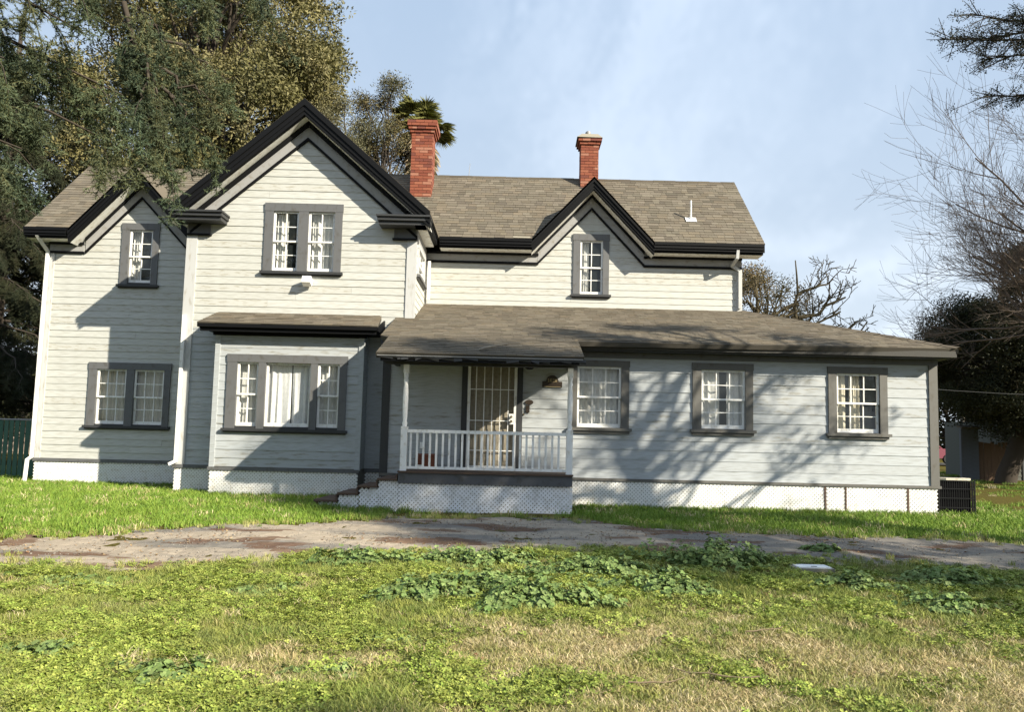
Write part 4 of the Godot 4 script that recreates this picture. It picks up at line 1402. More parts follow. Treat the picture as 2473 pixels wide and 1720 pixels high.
func trees() -> void:
	rng.seed = 5
	var oak_leaf := leaf_cluster(30, 0.30, 0.13, 0.060)
	var small_leaf := leaf_cluster(34, 0.26, 0.075, 0.034)
	var dark_leaf := leaf_cluster(30, 0.24, 0.085, 0.040)
	var olive := [Color(0.165, 0.152, 0.058), Color(0.215, 0.190, 0.080), Color(0.112, 0.110, 0.044), Color(0.225, 0.200, 0.098)]
	var t := thing("evergreen_oak", "huge olive green evergreen oak towering behind the house's left gables", "tree", Vector3(-12.6, 0.1, -14.5))
	leafy(t, {"seed": 11, "crown": Vector3(0.2, 13.6, 0), "radius": Vector3(5.4, 7.6, 5.0), "fork": 5.0, "trunk": 0.5, "clumps": 150, "clump_r": 1.25, "per_clump": 62, "leaf": oak_leaf, "tones": olive, "bark": M.bark, "shell": 0.5})
	t = thing("evergreen_oak", "tall dark evergreen tree rising beyond the cedar at the far left", "tree", Vector3(-20.5, 0.1, -13.0))
	leafy(t, {"seed": 12, "crown": Vector3(0.0, 8.0, 0), "radius": Vector3(5.4, 7.4, 4.0), "fork": 2.5, "trunk": 0.4, "clumps": 80, "clump_r": 1.3, "per_clump": 50, "leaf": oak_leaf, "tones": [Color(0.05, 0.06, 0.03), Color(0.07, 0.075, 0.035)], "bark": M.bark})
	t = thing("slender_tree", "slender sparse tree with grey green leaves left of the palm", "tree", Vector3(-5.3, 0.2, -14.2))
	leafy(t, {"seed": 13, "crown": Vector3(0.0, 11.2, 0), "radius": Vector3(1.25, 4.2, 1.2), "fork": 5.0, "trunk": 0.19, "clumps": 62, "clump_r": 0.55, "per_clump": 24, "leaf": small_leaf, "tones": [Color(0.125, 0.115, 0.058), Color(0.165, 0.13, 0.055), Color(0.10, 0.10, 0.055)], "bark": M.bark})
	t = thing("slender_tree", "low grey green tree just right of the big gable's peak", "tree", Vector3(-7.0, 0.2, -13.6))
	leafy(t, {"seed": 14, "crown": Vector3(0.0, 10.6, 0), "radius": Vector3(1.3, 3.9, 1.3), "fork": 5.0, "trunk": 0.17, "clumps": 60, "clump_r": 0.6, "per_clump": 26, "leaf": small_leaf, "tones": [Color(0.13, 0.125, 0.07), Color(0.17, 0.16, 0.09)], "bark": M.bark})
	palm(Vector3(-4.0, 0.2, -15.0), 13.8)
	# pruned bare tree with tawny leaves low down, right of the main block
	rng.seed = 31
	t = thing("pruned_bare_tree", "gnarled leafless tree with pruned limbs behind the annex roof", "tree", Vector3(9.6, 0.2, -10.2))
	var b := Buf.new()
	b.tube(wobble(Vector3(0, -0.2, 0), Vector3(0.05, 4.3, 0), 4, 0.08), taper(4, 0.22, 0.16), 8)
	b.tube(wobble(Vector3(0.05, 4.2, 0), Vector3(-0.12, 7.35, 0.1), 6, 0.13), taper(6, 0.085, 0.018), 7)
	b.tube(wobble(Vector3(0, 4.35, 0), Vector3(-1.45, 3.55, 0.4), 4, 0.1), taper(4, 0.20, 0.10), 7)
	var o := {"bend": 0.22, "lift": 0.02, "kids": 3.0, "spread": 0.9, "least": 0.011}
	for e in [[Vector3(0, 4.6, 0), Vector3(2.3, 4.95, 0.2), 0.10], [Vector3(0, 5.4, 0), Vector3(1.6, 6.15, 0), 0.08], [Vector3(0, 6.2, 0), Vector3(1.15, 6.75, 0.1), 0.06], [Vector3(0, 5.9, 0), Vector3(-1.3, 5.35, 0), 0.08], [Vector3(0, 5.0, 0), Vector3(1.3, 5.6, 0.3), 0.06], [Vector3(-1.45, 3.5, 0.4), Vector3(-1.5, 6.6, 0.2), 0.11], [Vector3(-1.45, 5.0, 0.3), Vector3(-0.1, 5.6, 0.2), 0.07], [Vector3(-1.45, 5.6, 0.3), Vector3(-2.2, 6.1, 0.2), 0.05], [Vector3(0, 4.8, 0), Vector3(0.7, 5.9, -0.3), 0.06]]:
		var pts := wobble(e[0], e[1], 5, 0.10, e[0].distance_to(e[1]) * 0.04)
		b.tube(pts, taper(5, e[2], e[2] * 0.35), 6)
		for k in [0, 1, 2, 0, 1, 2]:
			branchy(b, pts[2 + k], (pts[3 + mini(k, 2)] - pts[2 + k] + Vector3(rnd(-0.3, 0.3), rnd(0.0, 0.5), rnd(-0.2, 0.2))).normalized(), rnd(0.5, 1.0), e[2] * 0.35, 2, o)
	obj("trunk", b, M.bark_moss, t)
	t = thing("tawny_shrub", "tawny leaved shrub filling the gap behind the annex roof", "shrub", Vector3(9.2, 0.2, -12.0))
	leafy(t, {"seed": 32, "crown": Vector3(0.0, 6.2, 0), "radius": Vector3(1.5, 1.5, 1.0), "fork": 2.2, "trunk": 0.1, "clumps": 30, "clump_r": 0.55, "per_clump": 16, "leaf": small_leaf, "tones": [Color(0.19, 0.14, 0.06), Color(0.13, 0.12, 0.05), Color(0.22, 0.16, 0.09)], "bark": M.bark_moss})
	# wide bare tree at the right edge
	rng.seed = 37
	t = thing("bare_tree", "wide spreading leafless tree with fine grey twigs at right", "tree", Vector3(19.4, 0.2, -8.6))
	b = Buf.new()
	b.tube(wobble(Vector3(0, -0.2, 0), Vector3(-0.3, 3.4, 0), 4, 0.1), taper(4, 0.34, 0.28), 9)
	o = {"bend": 0.14, "lift": 0.075, "kids": 5.4, "spread": 0.58, "least": 0.0042}
	for e in [[-7.0, 5.6, 0.5], [-6.6, 7.2, 0.3], [-5.6, 9.4, 0.2], [-4.2, 11.2, 0.4], [-2.4, 12.2, 0.0], [-6.0, 6.2, 1.6], [-5.0, 8.2, -1.2], [3.0, 10.0, 0.5], [4.4, 8.0, -0.5], [0.2, 12.4, 1.2], [-6.2, 8.4, 1.0]]:
		var A := Vector3(-0.3, rnd(3.2, 3.8), 0)
		var B := Vector3(e[0], e[1], e[2]) * 0.62 + Vector3(0, 1.5, 0)
		branchy(b, A, (B - A).normalized(), A.distance_to(B), 0.10, 4, o)
	obj("trunk", b, M.bark_grey, t)
	# dark live oak at the right
	var dark := [Color(0.030, 0.036, 0.016), Color(0.042, 0.045, 0.019), Color(0.024, 0.030, 0.015), Color(0.060, 0.055, 0.026)]
	t = thing("live_oak", "dark dense live oak shading the yard beyond the annex corner", "tree", Vector3(18.4, 0.1, -13.2))
	leafy(t, {"seed": 41, "crown": Vector3(1.2, 4.45, 0.3), "radius": Vector3(4.4, 2.6, 3.2), "fork": 2.3, "trunk": 0.30, "clumps": 150, "clump_r": 0.9, "per_clump": 50, "leaf": dark_leaf, "tones": dark, "bark": M.bark})
	t = thing("live_oak", "upper dark boughs of an evergreen behind the leafless tree at right edge", "tree", Vector3(18.7, 0.1, -11.6))
	leafy(t, {"seed": 42, "crown": Vector3(0.3, 6.0, 0), "radius": Vector3(2.2, 3.0, 2.2), "fork": 2.5, "trunk": 0.24, "clumps": 40, "clump_r": 0.6, "per_clump": 36, "leaf": dark_leaf, "tones": dark, "bark": M.bark})
	# pale trunked tree far behind
	rng.seed = 45
	t = thing("pale_trunk_tree", "small tree with a forked pale trunk on the far lawn", "tree", Vector3(23.0, 0.35, -24.0))
	leafy(t, {"seed": 46, "crown": Vector3(1.2, 5.6, -0.8), "radius": Vector3(1.8, 1.6, 1.8), "fork": 1.0, "trunk": 0.17, "clumps": 36, "clump_r": 0.8, "per_clump": 30, "leaf": oak_leaf, "tones": dark, "bark": M.bark_pale})
	# trees out of frame at the right that shade the drive, the lawn and the annex wall
	t = thing("shade_tree", "evergreen whose dark twigs hang into the top right corner", "tree", Vector3(11.7, -0.1, 6.4))
	leafy(t, {"seed": 51, "crown": Vector3(-0.2, 7.3, 0.2), "radius": Vector3(3.3, 2.9, 3.0), "fork": 3.0, "trunk": 0.26, "clumps": 46, "clump_r": 0.5, "per_clump": 11, "leaf": dark_leaf, "tones": dark, "bark": M.bark})
	rng.seed = 52
	b = Buf.new()
	var where := []
	var tint := PackedColorArray()
	for e in [[Vector3(-2.6, 7.0, -1.6), Vector3(-5.55, 7.35, -2.6)], [Vector3(-2.6, 7.2, -1.8), Vector3(-5.1, 7.75, -2.6)], [Vector3(-2.6, 6.4, -1.6), Vector3(-4.9, 6.5, -2.6)], [Vector3(-2.6, 6.9, -1.6), Vector3(-5.0, 6.95, -2.4)], [Vector3(-2.6, 7.4, -1.6), Vector3(-4.7, 7.6, -2.4)], [Vector3(-2.6, 7.4, -1.6), Vector3(-5.2, 7.55, -2.9)]]:
		var pts := wobble(e[0], e[1], 6, 0.12, 0.1)
		b.tube(pts, taper(6, 0.035, 0.008), 5, false)
		for i in 95:
			var f := rnd(1.2, 6.0)
			var k := mini(int(f), 5)
			var p: Vector3 = pts[k].lerp(pts[k + 1], f - k)
			var q := p + Vector3(rnd(-0.5, 0.1), rnd(-0.30, 0.22), rnd(-0.35, 0.35)) * rnd(0.5, 1.1)
			b.tube([p, q], [0.008, 0.004], 3, false)
			for j in 1 + i % 2:
				where.append(Transform3D(Basis.from_euler(Vector3(rnd(0, TAU), rnd(0, TAU), rnd(0, TAU))).scaled(Vector3.ONE * rnd(0.20, 0.38)), p.lerp(q, rnd(0.4, 1.0))))
				tint.append(dark[rng.randi() % 4] * rnd(0.8, 1.2))
	obj("hanging_bough", b, M.bark, t)
	multi("bough_leaves", dark_leaf, M.leaf, where, tint, t)
	t = thing("shade_tree", "tall evergreen outside the picture at right shading the gravel drive", "tree", Vector3(15.6, -0.2, 13.2))
	leafy(t, {"seed": 53, "crown": Vector3(0, 8.8, 0), "radius": Vector3(3.7, 6.4, 3.7), "fork": 2.4, "trunk": 0.34, "clumps": 96, "clump_r": 0.78, "per_clump": 17, "leaf": oak_leaf, "tones": dark, "bark": M.bark, "taper": 0.35})
	t = thing("shade_conifer", "small conifer outside the picture behind the viewer's right", "conifer", Vector3(13.3, -0.3, 20.4))
	leafy(t, {"seed": 54, "crown": Vector3(0, 6.2, 0), "radius": Vector3(1.5, 4.1, 1.5), "fork": 1.0, "trunk": 0.16, "clumps": 80, "clump_r": 0.38, "per_clump": 24, "leaf": small_leaf, "tones": dark, "bark": M.bark, "taper": 0.08})
	for e in [[-13.0, 30.0, "large evergreen outside the picture behind the viewer's left"], [1.0, 34.0, "large evergreen outside the picture straight behind the viewer"], [-28.0, 22.0, "large evergreen outside the picture at the viewer's far left"]]:
		t = thing("yard_tree", e[2], "tree", Vector3(e[0], -0.3, e[1]), "trees behind the viewer")
		leafy(t, {"seed": 60 + int(e[1]), "crown": Vector3(0, 8.0, 0), "radius": Vector3(6.5, 6.5, 5.0), "fork": 2.5, "trunk": 0.45, "clumps": 90, "clump_r": 1.5, "per_clump": 30, "leaf": oak_leaf, "tones": dark, "bark": M.bark})
	cedars()


# ---------------------------------------------------------------- ground
const TOP := [[-30, 6.5], [-14, 6.2], [-9, 5.6], [-6.19, 4.95], [-5.08, 4.48], [-3.64, 3.72], [-2.58, 2.99], [-1.65, 2.54], [-0.4, 2.40], [0.8, 2.22], [1.49, 2.45], [2.04, 3.05], [3.63, 3.34], [5.57, 3.34], [7.19, 3.75], [12, 4.2], [30, 5.0]]
const BOT := [[-30, 9.0], [-14, 8.0], [-9, 7.2], [-5.18, 6.4], [-4.22, 6.48], [-3.59, 6.38], [-2.81, 6.02], [-1.73, 5.45], [-0.72, 5.16], [0.89, 4.97], [1.99, 4.95], [3.26, 5.19], [4.54, 5.3], [5.87, 5.62], [12, 6.4], [30, 7.6]]


func along(line: Array, x: float) -> float:
	for i in line.size() - 1:
		if x <= line[i + 1][0]:
			return lerpf(line[i][1], line[i + 1][1], clampf((x - line[i][0]) / (line[i + 1][0] - line[i][0]), 0.0, 1.0))
	return line[-1][1]


func on_track(x: float, z: float) -> float:   # positive inside the drive, in metres from its ragged edge
	var rag := patch.get_noise_2d(x * 5.0, z * 5.0) * 0.42 + patch.get_noise_2d(x * 17.0 + 50, z * 17.0) * 0.30 + patch.get_noise_2d(x * 60.0, z * 60.0) * 0.14
	return minf(z - along(TOP, x), along(BOT, x) - z) + rag


func under_house(x: float, z: float) -> bool:
	return (z < ZM + 0.05 and x > ML and x < MR) or (z < ZG + 0.05 and x > -6.95 and x < -2.0 and z > -7) or (z < ZB + 0.05 and x > -6.0 and x < -3.0 and z > -7) or (z < 0.05 and x > -2.45 and x < 8.2 and z > -7) or (z < 1.38 and z > -1 and x > -3.3 and x < 1.1) or (x > 8.18 and x < 9.05 and z > -0.9 and z < 0.0)


func ground() -> void:
	var xs := [-400.0, -200.0, -100.0, -60.0, -40.0]
	var x := -30.0
	while x <= 32.0:
		xs.append(x); x += 0.5
	xs += [40.0, 60.0, 100.0, 200.0, 400.0]
	var zs := [-500.0, -250.0, -120.0, -80.0, -55.0]
	var z := -46.0
	while z <= 26.0:
		zs.append(z); z += 0.5
	zs += [40.0, 80.0, 200.0, 400.0]
	var b := Buf.new()
	for i in xs.size() - 1:
		for j in zs.size() - 1:
			var p := []
			for e in [[i, j + 1], [i + 1, j + 1], [i + 1, j], [i, j]]:
				p.append(Vector3(xs[e[0]], gy(xs[e[0]], zs[e[1]]), zs[e[1]]))
			b.quad(p[0], p[1], p[2], p[3])
	obj("ground", b, M.soil).set_meta("kind", "structure")
	# the drive: a fine sheet just above the ground, cut along its ragged edge
	b = Buf.new()
	var step := 0.075
	var dry := FastNoiseLite.new()
	dry.seed = 19
	dry.frequency = 0.35
	dry.fractal_octaves = 4
	x = -13.0
	while x < 14.0:
		z = 1.6
		while z < 9.0:
			if on_track(x, z) > 0.0:
				var n := dry.get_noise_2d(x * 0.8, z * 2.6)
				var m := dry.get_noise_2d(x * 1.4 + 40, z * 4.0 - 9)
				var c := Color(0.295, 0.272, 0.240).lerp(Color(0.52, 0.445, 0.350), smoothstep(-0.15, 0.25, n + clampf(-x * 0.035, -0.12, 0.2)))
				c = c.lerp(Color(0.185, 0.098, 0.058), smoothstep(0.18, 0.36, m) * 0.75)
				b.col = c * rnd(0.9, 1.1)
				var q := []
				for e in [[0, 1], [1, 1], [1, 0], [0, 0]]:
					var X: float = x + e[0] * step
					var Z: float = z + e[1] * step
					q.append(Vector3(X, gy(X, Z) + 0.014 + 0.011 * patch.get_noise_2d(X * 30.0, Z * 30.0) + 0.022 * patch.get_noise_2d(X * 6.0, Z * 6.0), Z))
				b.quad(q[0], q[1], q[2], q[3])
			z += step
		x += step
	obj("gravel_drive", b, M.track).set_meta("kind", "structure")
	# loose stones and fallen leaves
	rng.seed = 61
	var stone := Buf.new()
	stone.lathe(Vector3.ZERO, [[0.4, -0.3], [1.0, 0.0], [0.7, 0.45], [0.1, 0.6]], 6)
	var where := []
	var tint := PackedColorArray()
	for i in 16000:
		x = rnd(-9, 9)
		z = rnd(2.2, 7.4)
		if on_track(x, z) < 0.02:
			continue
		var s := rnd(0.004, 0.011) * (1.7 if rng.randf() < 0.06 else 1.0)
		where.append(Transform3D(Basis.from_euler(Vector3(rnd(-0.4, 0.4), rnd(0, TAU), 0)).scaled(Vector3(s, s * 0.7, s * rnd(0.7, 1.1))), Vector3(x, gy(x, z) + 0.016, z)))
		var g := rnd(0.12, 0.42)
		tint.append(Color(g, g * 0.94, g * 0.85))
	tag(multi("loose_gravel", stone.mesh(), M.pebble, where, tint), "small grey and tan stones strewn over the drive", "gravel")
	var leafm := Buf.new()
	leafm.quad(Vector3(-0.5, 0, 0), Vector3(0, 0.15, -0.35), Vector3(0.6, 0.02, 0), Vector3(0, 0.22, 0.35))
	where = []
	tint = PackedColorArray()
	for i in 9000:
		x = rnd(-9, 9)
		z = rnd(1.5, 9.5)
		var dense := patch.get_noise_2d(x * 3.0 + 9, z * 6.0)
		if under_house(x, z) or dense < 0.02 and rng.randf() > 0.06:
			continue
		where.append(Transform3D(Basis.from_euler(Vector3(rnd(-0.5, 0.5), rnd(0, TAU), rnd(-0.4, 0.4))).scaled(Vector3.ONE * rnd(0.018, 0.045)), Vector3(x, gy(x, z) + 0.02, z)))
		tint.append(Color(0.24, 0.13, 0.07).lerp(Color(0.40, 0.30, 0.17), rng.randf()) * rnd(0.6, 1.1))
	tag(multi("leaf_litter", leafm.mesh(), M.pebble, where, tint), "dry brown leaves scattered on the drive and lawn", "leaves")


func tuft(blades: int, radius: float, low: float, high: float, wide: float, flop: float) -> ArrayMesh:
	var b := Buf.new()
	for i in blades:
		var a := rnd(0, TAU)
		var r := radius * sqrt(rng.randf())
		var p := Vector3(cos(a) * r, -0.005, sin(a) * r)
		var h := rnd(low, high)
		var lean := Vector3(rnd(-1, 1), 0, rnd(-1, 1)) * flop * h
		var s := Vector3(rnd(-1, 1), 0, rnd(-1, 1)).normalized() * wide * rnd(0.7, 1.3)
		var mid := p + lean * 0.35 + Vector3(0, h * 0.6, 0)
		var tip := p + lean + Vector3(0, h * rnd(0.75, 1.0), 0)
		b.col = Color.WHITE * rnd(0.72, 1.25)
		b.quad(p - s, p + s, mid + s * 0.8, mid - s * 0.8)
		b.tri(mid - s * 0.8, mid + s * 0.8, tip)
	return b.mesh()


func clover(leaves: int) -> ArrayMesh:
	var b := Buf.new()
	for i in leaves:
		var p := Vector3(rnd(-0.11, 0.11), rnd(0.015, 0.05), rnd(-0.11, 0.11))
		var n := Vector3(rnd(-0.6, 0.6), 1, rnd(-0.6, 0.6)).normalized()
		var u := n.cross(Vector3(rnd(-1, 1), 0, rnd(-1, 1))).normalized()
		var v := n.cross(u)
		var r := rnd(0.008, 0.019)
		b.col = Color.WHITE * rnd(0.75, 1.25)
		for k in 3:
			var a := TAU * k / 3.0
			var d := u * cos(a) + v * sin(a)
			var s := n.cross(d)
			b.quad(p, p + d * r + s * r * 0.7 + n * r * 0.3, p + d * r * 1.5, p + d * r - s * r * 0.7 + n * r * 0.3)
	return b.mesh()


func grass() -> void:
	rng.seed = 71
	var shapes := [tuft(46, 0.085, 0.022, 0.060, 0.0024, 0.9), tuft(40, 0.075, 0.03, 0.085, 0.0024, 0.75), tuft(44, 0.09, 0.015, 0.045, 0.0026, 1.3)]
	var far := tuft(34, 0.17, 0.05, 0.15, 0.0055, 0.55)
	var tall := tuft(30, 0.09, 0.06, 0.19, 0.0045, 0.6)
	var green := [Color(0.235, 0.290, 0.048), Color(0.180, 0.250, 0.042), Color(0.300, 0.335, 0.070), Color(0.145, 0.205, 0.042)]
	var straw := [Color(0.60, 0.48, 0.27), Color(0.50, 0.40, 0.21), Color(0.68, 0.57, 0.36), Color(0.40, 0.36, 0.15)]
	var dry := FastNoiseLite.new()
	dry.seed = 4
	dry.frequency = 0.5
	dry.fractal_octaves = 4
	var sets := [[[], PackedColorArray()], [[], PackedColorArray()], [[], PackedColorArray()]]
	var cl := [[], PackedColorArray()]
	# the near lawn
	for i in 62000:
		var z := 12.6 - 8.0 * pow(rng.randf(), 1.15)
		var half := 2.2 + (14.0 - z) * 0.86
		var x := rnd(-half, half)
		var inside := on_track(x, z)
		if inside > 0.05 or z < along(TOP, x) + 0.5:
			continue
		if Vector2(x - 3.39, (z - 5.85) * 1.2).length() < 0.34:
			continue
		if inside > -0.15 and rng.randf() < 0.5:
			continue
		# worn, straw coloured turf towards the middle right of the foreground
		var n := dry.get_noise_2d(x * 1.2, z * 1.6) + 0.55 * dry.get_noise_2d(x * 5.0, z * 5.0)
		var worn := smoothstep(6.6, 9.0, z) * smoothstep(-3.0, 1.4, x) * 0.74 - 0.22 + n * 1.05
		var c: Color
		if rng.randf() < clampf(worn, 0.03, 0.85):
			c = straw[rng.randi() % 4] * rnd(0.75, 1.15)
		else:
			c = green[rng.randi() % 4] * rnd(0.75, 1.25)
			c = c.lerp(straw[1], rnd(0.0, 0.28) + clampf(worn, 0.0, 0.5) * 0.5)
		var k := 1 if rng.randf() < 0.22 - worn * 0.3 else (2 if rng.randf() < 0.45 else 0)
		var s := rnd(0.75, 1.3)
		sets[k][0].append(Transform3D(Basis.from_euler(Vector3(0, rnd(0, TAU), 0)).scaled(Vector3(s, s * rnd(0.8, 1.2), s)), Vector3(x, gy(x, z), z)))
		sets[k][1].append(c)
		if rng.randf() < 0.32 - worn * 0.75 and dry.get_noise_2d(x * 2.0 + 70, z * 2.0) > -0.02:
			cl[0].append(Transform3D(Basis.from_euler(Vector3(0, rnd(0, TAU), 0)), Vector3(x, gy(x, z), z)))
			cl[1].append(Color(0.20, 0.275, 0.045).lerp(Color(0.33, 0.36, 0.080), rng.randf()) * rnd(0.6, 1.25))
	for k in 3:
		tag(multi("lawn_grass", shapes[k], M.blade, sets[k][0], sets[k][1]), ["short green and straw coloured lawn grass in the foreground", "longer green grass blades standing through the foreground lawn", "flattened short grass blades woven through the foreground lawn"][k], "grass")
	tag(multi("clover", clover(26), M.weed_leaf, cl[0], cl[1]), "low clover leaves mixed into the foreground lawn", "clover")
	# strips by the house and the yard beyond
	var where := []
	var tint := PackedColorArray()
	for i in 36000:
		var x := rnd(-14, 13)
		var z := rnd(-4.0, 6.2)
		if i < 7000:
			x = rnd(8.2, 30)
			z = rnd(-22, 3)
		elif i < 10000:
			x = rnd(-19, -10.5)
			z = rnd(-9, 4)
		if under_house(x, z) or z > along(TOP, x) + 0.1 or on_track(x, z) > 0.03:
			continue
		if absf(x + 0.4) < 1.6 and z > 1.3 and rng.randf() < 0.93:
			continue
		if x > 9.2 and z < -3.0 + dry.get_noise_2d(x, 3.0) and z > -6.4 and rng.randf() < 0.93:
			continue
		if x > 9.3 and z < -1.0 and dry.get_noise_2d(x * 0.5, z * 1.5) > 0.05:
			continue
		var c: Color = green[rng.randi() % 4] * rnd(0.75, 1.3)
		c = c.lerp(Color(0.15, 0.29, 0.030), 0.5)
		if rng.randf() < 0.07:
			c = straw[rng.randi() % 4]
		var s := rnd(0.6, 1.25) * (0.8 if z > 2.0 else 1.0)
		where.append(Transform3D(Basis.from_euler(Vector3(0, rnd(0, TAU), 0)).scaled(Vector3(s, s * rnd(0.6, 1.1), s)), Vector3(x, gy(x, z), z)))
		tint.append(c)
	tag(multi("yard_grass", far, M.blade, where, tint), "lush green grass along the foot of the house and yard", "grass")
	where = []
	tint = PackedColorArray()
	for e in [[ML, -6.9, ZM], [-6.9, -6.0, ZG], [-6.0, -3.0, ZB], [-3.3, -1.6, 1.4], [0.9, 8.3, 0.0]]:
		for i in int((e[1] - e[0]) * 26):
			var x := rnd(e[0], e[1])
			var z: float = e[2] + 0.08 + absf(rng.randfn(0.0, 0.20))
			where.append(Transform3D(Basis.from_euler(Vector3(0, rnd(0, TAU), 0)).scaled(Vector3.ONE * rnd(0.5, 1.1)), Vector3(x, gy(x, z), z)))
			tint.append(green[rng.randi() % 4].lerp(Color(0.08, 0.17, 0.02), 0.4) * rnd(0.7, 1.2))
	for i in 900:
		var x := rnd(-9, 9)
		var z: float = (along(TOP, x) if rng.randf() < 0.5 else along(BOT, x)) + rng.randfn(0.0, 0.16)
		if under_house(x, z):
			continue
		where.append(Transform3D(Basis.from_euler(Vector3(0, rnd(0, TAU), 0)).scaled(Vector3.ONE * rnd(0.3, 0.7)), Vector3(x, gy(x, z), z)))
		tint.append(green[rng.randi() % 4].lerp(straw[rng.randi() % 4], rnd(0.0, 0.6)))
	tag(multi("tall_grass", tall, M.blade, where, tint), "tall unmown grass against the lattice and the drive edges", "grass")


func mallow(at: Vector2, rx: float, rz: float, hgt: float, leaves: int, label: String) -> void:
	var b := Buf.new()
	var base := Vector3(at.x, gy(at.x, at.y), at.y)
	for i in int(leaves * 2.8):
		var a := rnd(0, TAU)
		var r := sqrt(rng.randf())
		var edge := 1.15 + 0.40 * sin(a * 3.0 + at.x * 7.0) + 0.28 * sin(a * 7.0 + at.y * 5.0)
		var x := cos(a) * r * rx * edge
		var z := sin(a) * r * rz * edge
		var thick := patch.get_noise_2d((at.x + x) * 26.0, (at.y + z) * 26.0) + 0.55 - r * 0.5
		if thick < 0.0 and rng.randf() > 0.12:
			continue
		var dome := hgt * rnd(0.7, 1.15) * (0.55 + 0.9 * clampf(thick, 0.0, 0.6)) * sqrt(maxf(0.02, 1.0 - r * r * 0.85)) * rnd(0.45, 1.05)
		var foot := Vector3(x * 0.9, gy(at.x + x, at.y + z) - base.y, z * 0.9)
		var p := Vector3(x, foot.y + dome, z)
		var n := Vector3(cos(a) * r * 0.5 + rnd(-0.55, 0.55), 1.0, sin(a) * r * 0.5 + rnd(-0.55, 0.55) + 0.15).normalized()
		var u := n.cross(Vector3(rnd(-1, 1), 0.1, rnd(-1, 1))).normalized()
		var v := n.cross(u)
		var size := rnd(0.010, 0.033) * (1.25 if rng.randf() < 0.12 else 1.0)
		b.col = Color(0.115, 0.185, 0.050).lerp(Color(0.215, 0.275, 0.095), rng.randf()) * rnd(0.7, 1.25)
		var rim := []
		for k in 9:
			var t := lerpf(0.35, TAU - 0.35, k / 8.0)
			var rr := size * (0.88 + 0.16 * absf(sin(t * 2.5)))
			rim.append(p + (u * cos(t) + v * sin(t)) * rr + n * size * (0.20 + 0.14 * sin(t * 5.0)))
		for k in 8:
			b.tri(p, rim[k], rim[k + 1])
		if i % 2 == 0:
			b.col = Color(0.10, 0.15, 0.05)
			var s := u * 0.0016
			b.quad(foot - s, foot + s, p + s, p - s)
	var o := obj("mallow_clump", b, M.weed_leaf)
	o.position = base
	tag(o, label, "weeds", "leafy weed clumps on the lawn")


func weeds() -> void:
	rng.seed = 83
	mallow(Vector2(-0.72, 7.12), 0.42, 0.30, 0.15, 420, "broad-leaved weed clump, leftmost of the row in the middle of the lawn")
	mallow(Vector2(0.22, 7.35), 0.52, 0.36, 0.20, 620, "largest sunlit broad-leaved weed clump in the middle of the lawn")
	mallow(Vector2(-0.15, 6.75), 0.45, 0.26, 0.14, 380, "broad-leaved weed patch just behind the largest sunlit clump")
	mallow(Vector2(-1.55, 5.92), 0.62, 0.24, 0.15, 420, "pale broad-leaved weeds on the drive's near edge left of centre")
	mallow(Vector2(-0.35, 5.72), 0.75, 0.28, 0.15, 460, "shaded weeds along the drive's near edge in front of the porch")
	mallow(Vector2(0.95, 6.15), 0.62, 0.36, 0.17, 520, "dark green weed patch in shade right of the porch's front")
	mallow(Vector2(2.35, 5.62), 0.60, 0.32, 0.28, 720, "tallest bushy weed clump standing at the drive's near edge")
	mallow(Vector2(1.5, 6.75), 0.55, 0.26, 0.15, 420, "weed patch at the edge of the tree shade right of centre")
	mallow(Vector2(3.5, 6.6), 0.36, 0.22, 0.15, 260, "dark weed clump in shade in front of the concrete lid")
	mallow(Vector2(4.6, 6.3), 0.50, 0.26, 0.16, 340, "dark weed clump in shade near the picture's right edge")
	mallow(Vector2(4.05, 7.25), 0.40, 0.22, 0.13, 260, "weed patch in shade nearest the viewer at right")
	mallow(Vector2(3.95, 4.7), 0.22, 0.10, 0.09, 110, "small weed growing in the middle of the gravel drive at right")
	mallow(Vector2(-2.1, 9.35), 0.26, 0.16, 0.09, 170, "weed clump in the left foreground beside a dark shadow")
	mallow(Vector2(-2.95, 9.05), 0.28, 0.14, 0.08, 150, "weed clump at the left edge of the foreground")
	mallow(Vector2(-1.15, 9.2), 0.22, 0.12, 0.06, 90, "thin scatter of weeds low in the foreground left of centre")
	mallow(Vector2(-4.0, 7.0), 0.6, 0.25, 0.07, 200, "low weeds in sunny grass near the drive at far left")
	mallow(Vector2(-2.3, 7.1), 0.4, 0.2, 0.06, 130, "small dark weeds in sunny grass left of the main weed row")
	mallow(Vector2(-0.9, 8.5), 0.3, 0.15, 0.05, 90, "flat weed patch in the middle of the near lawn")


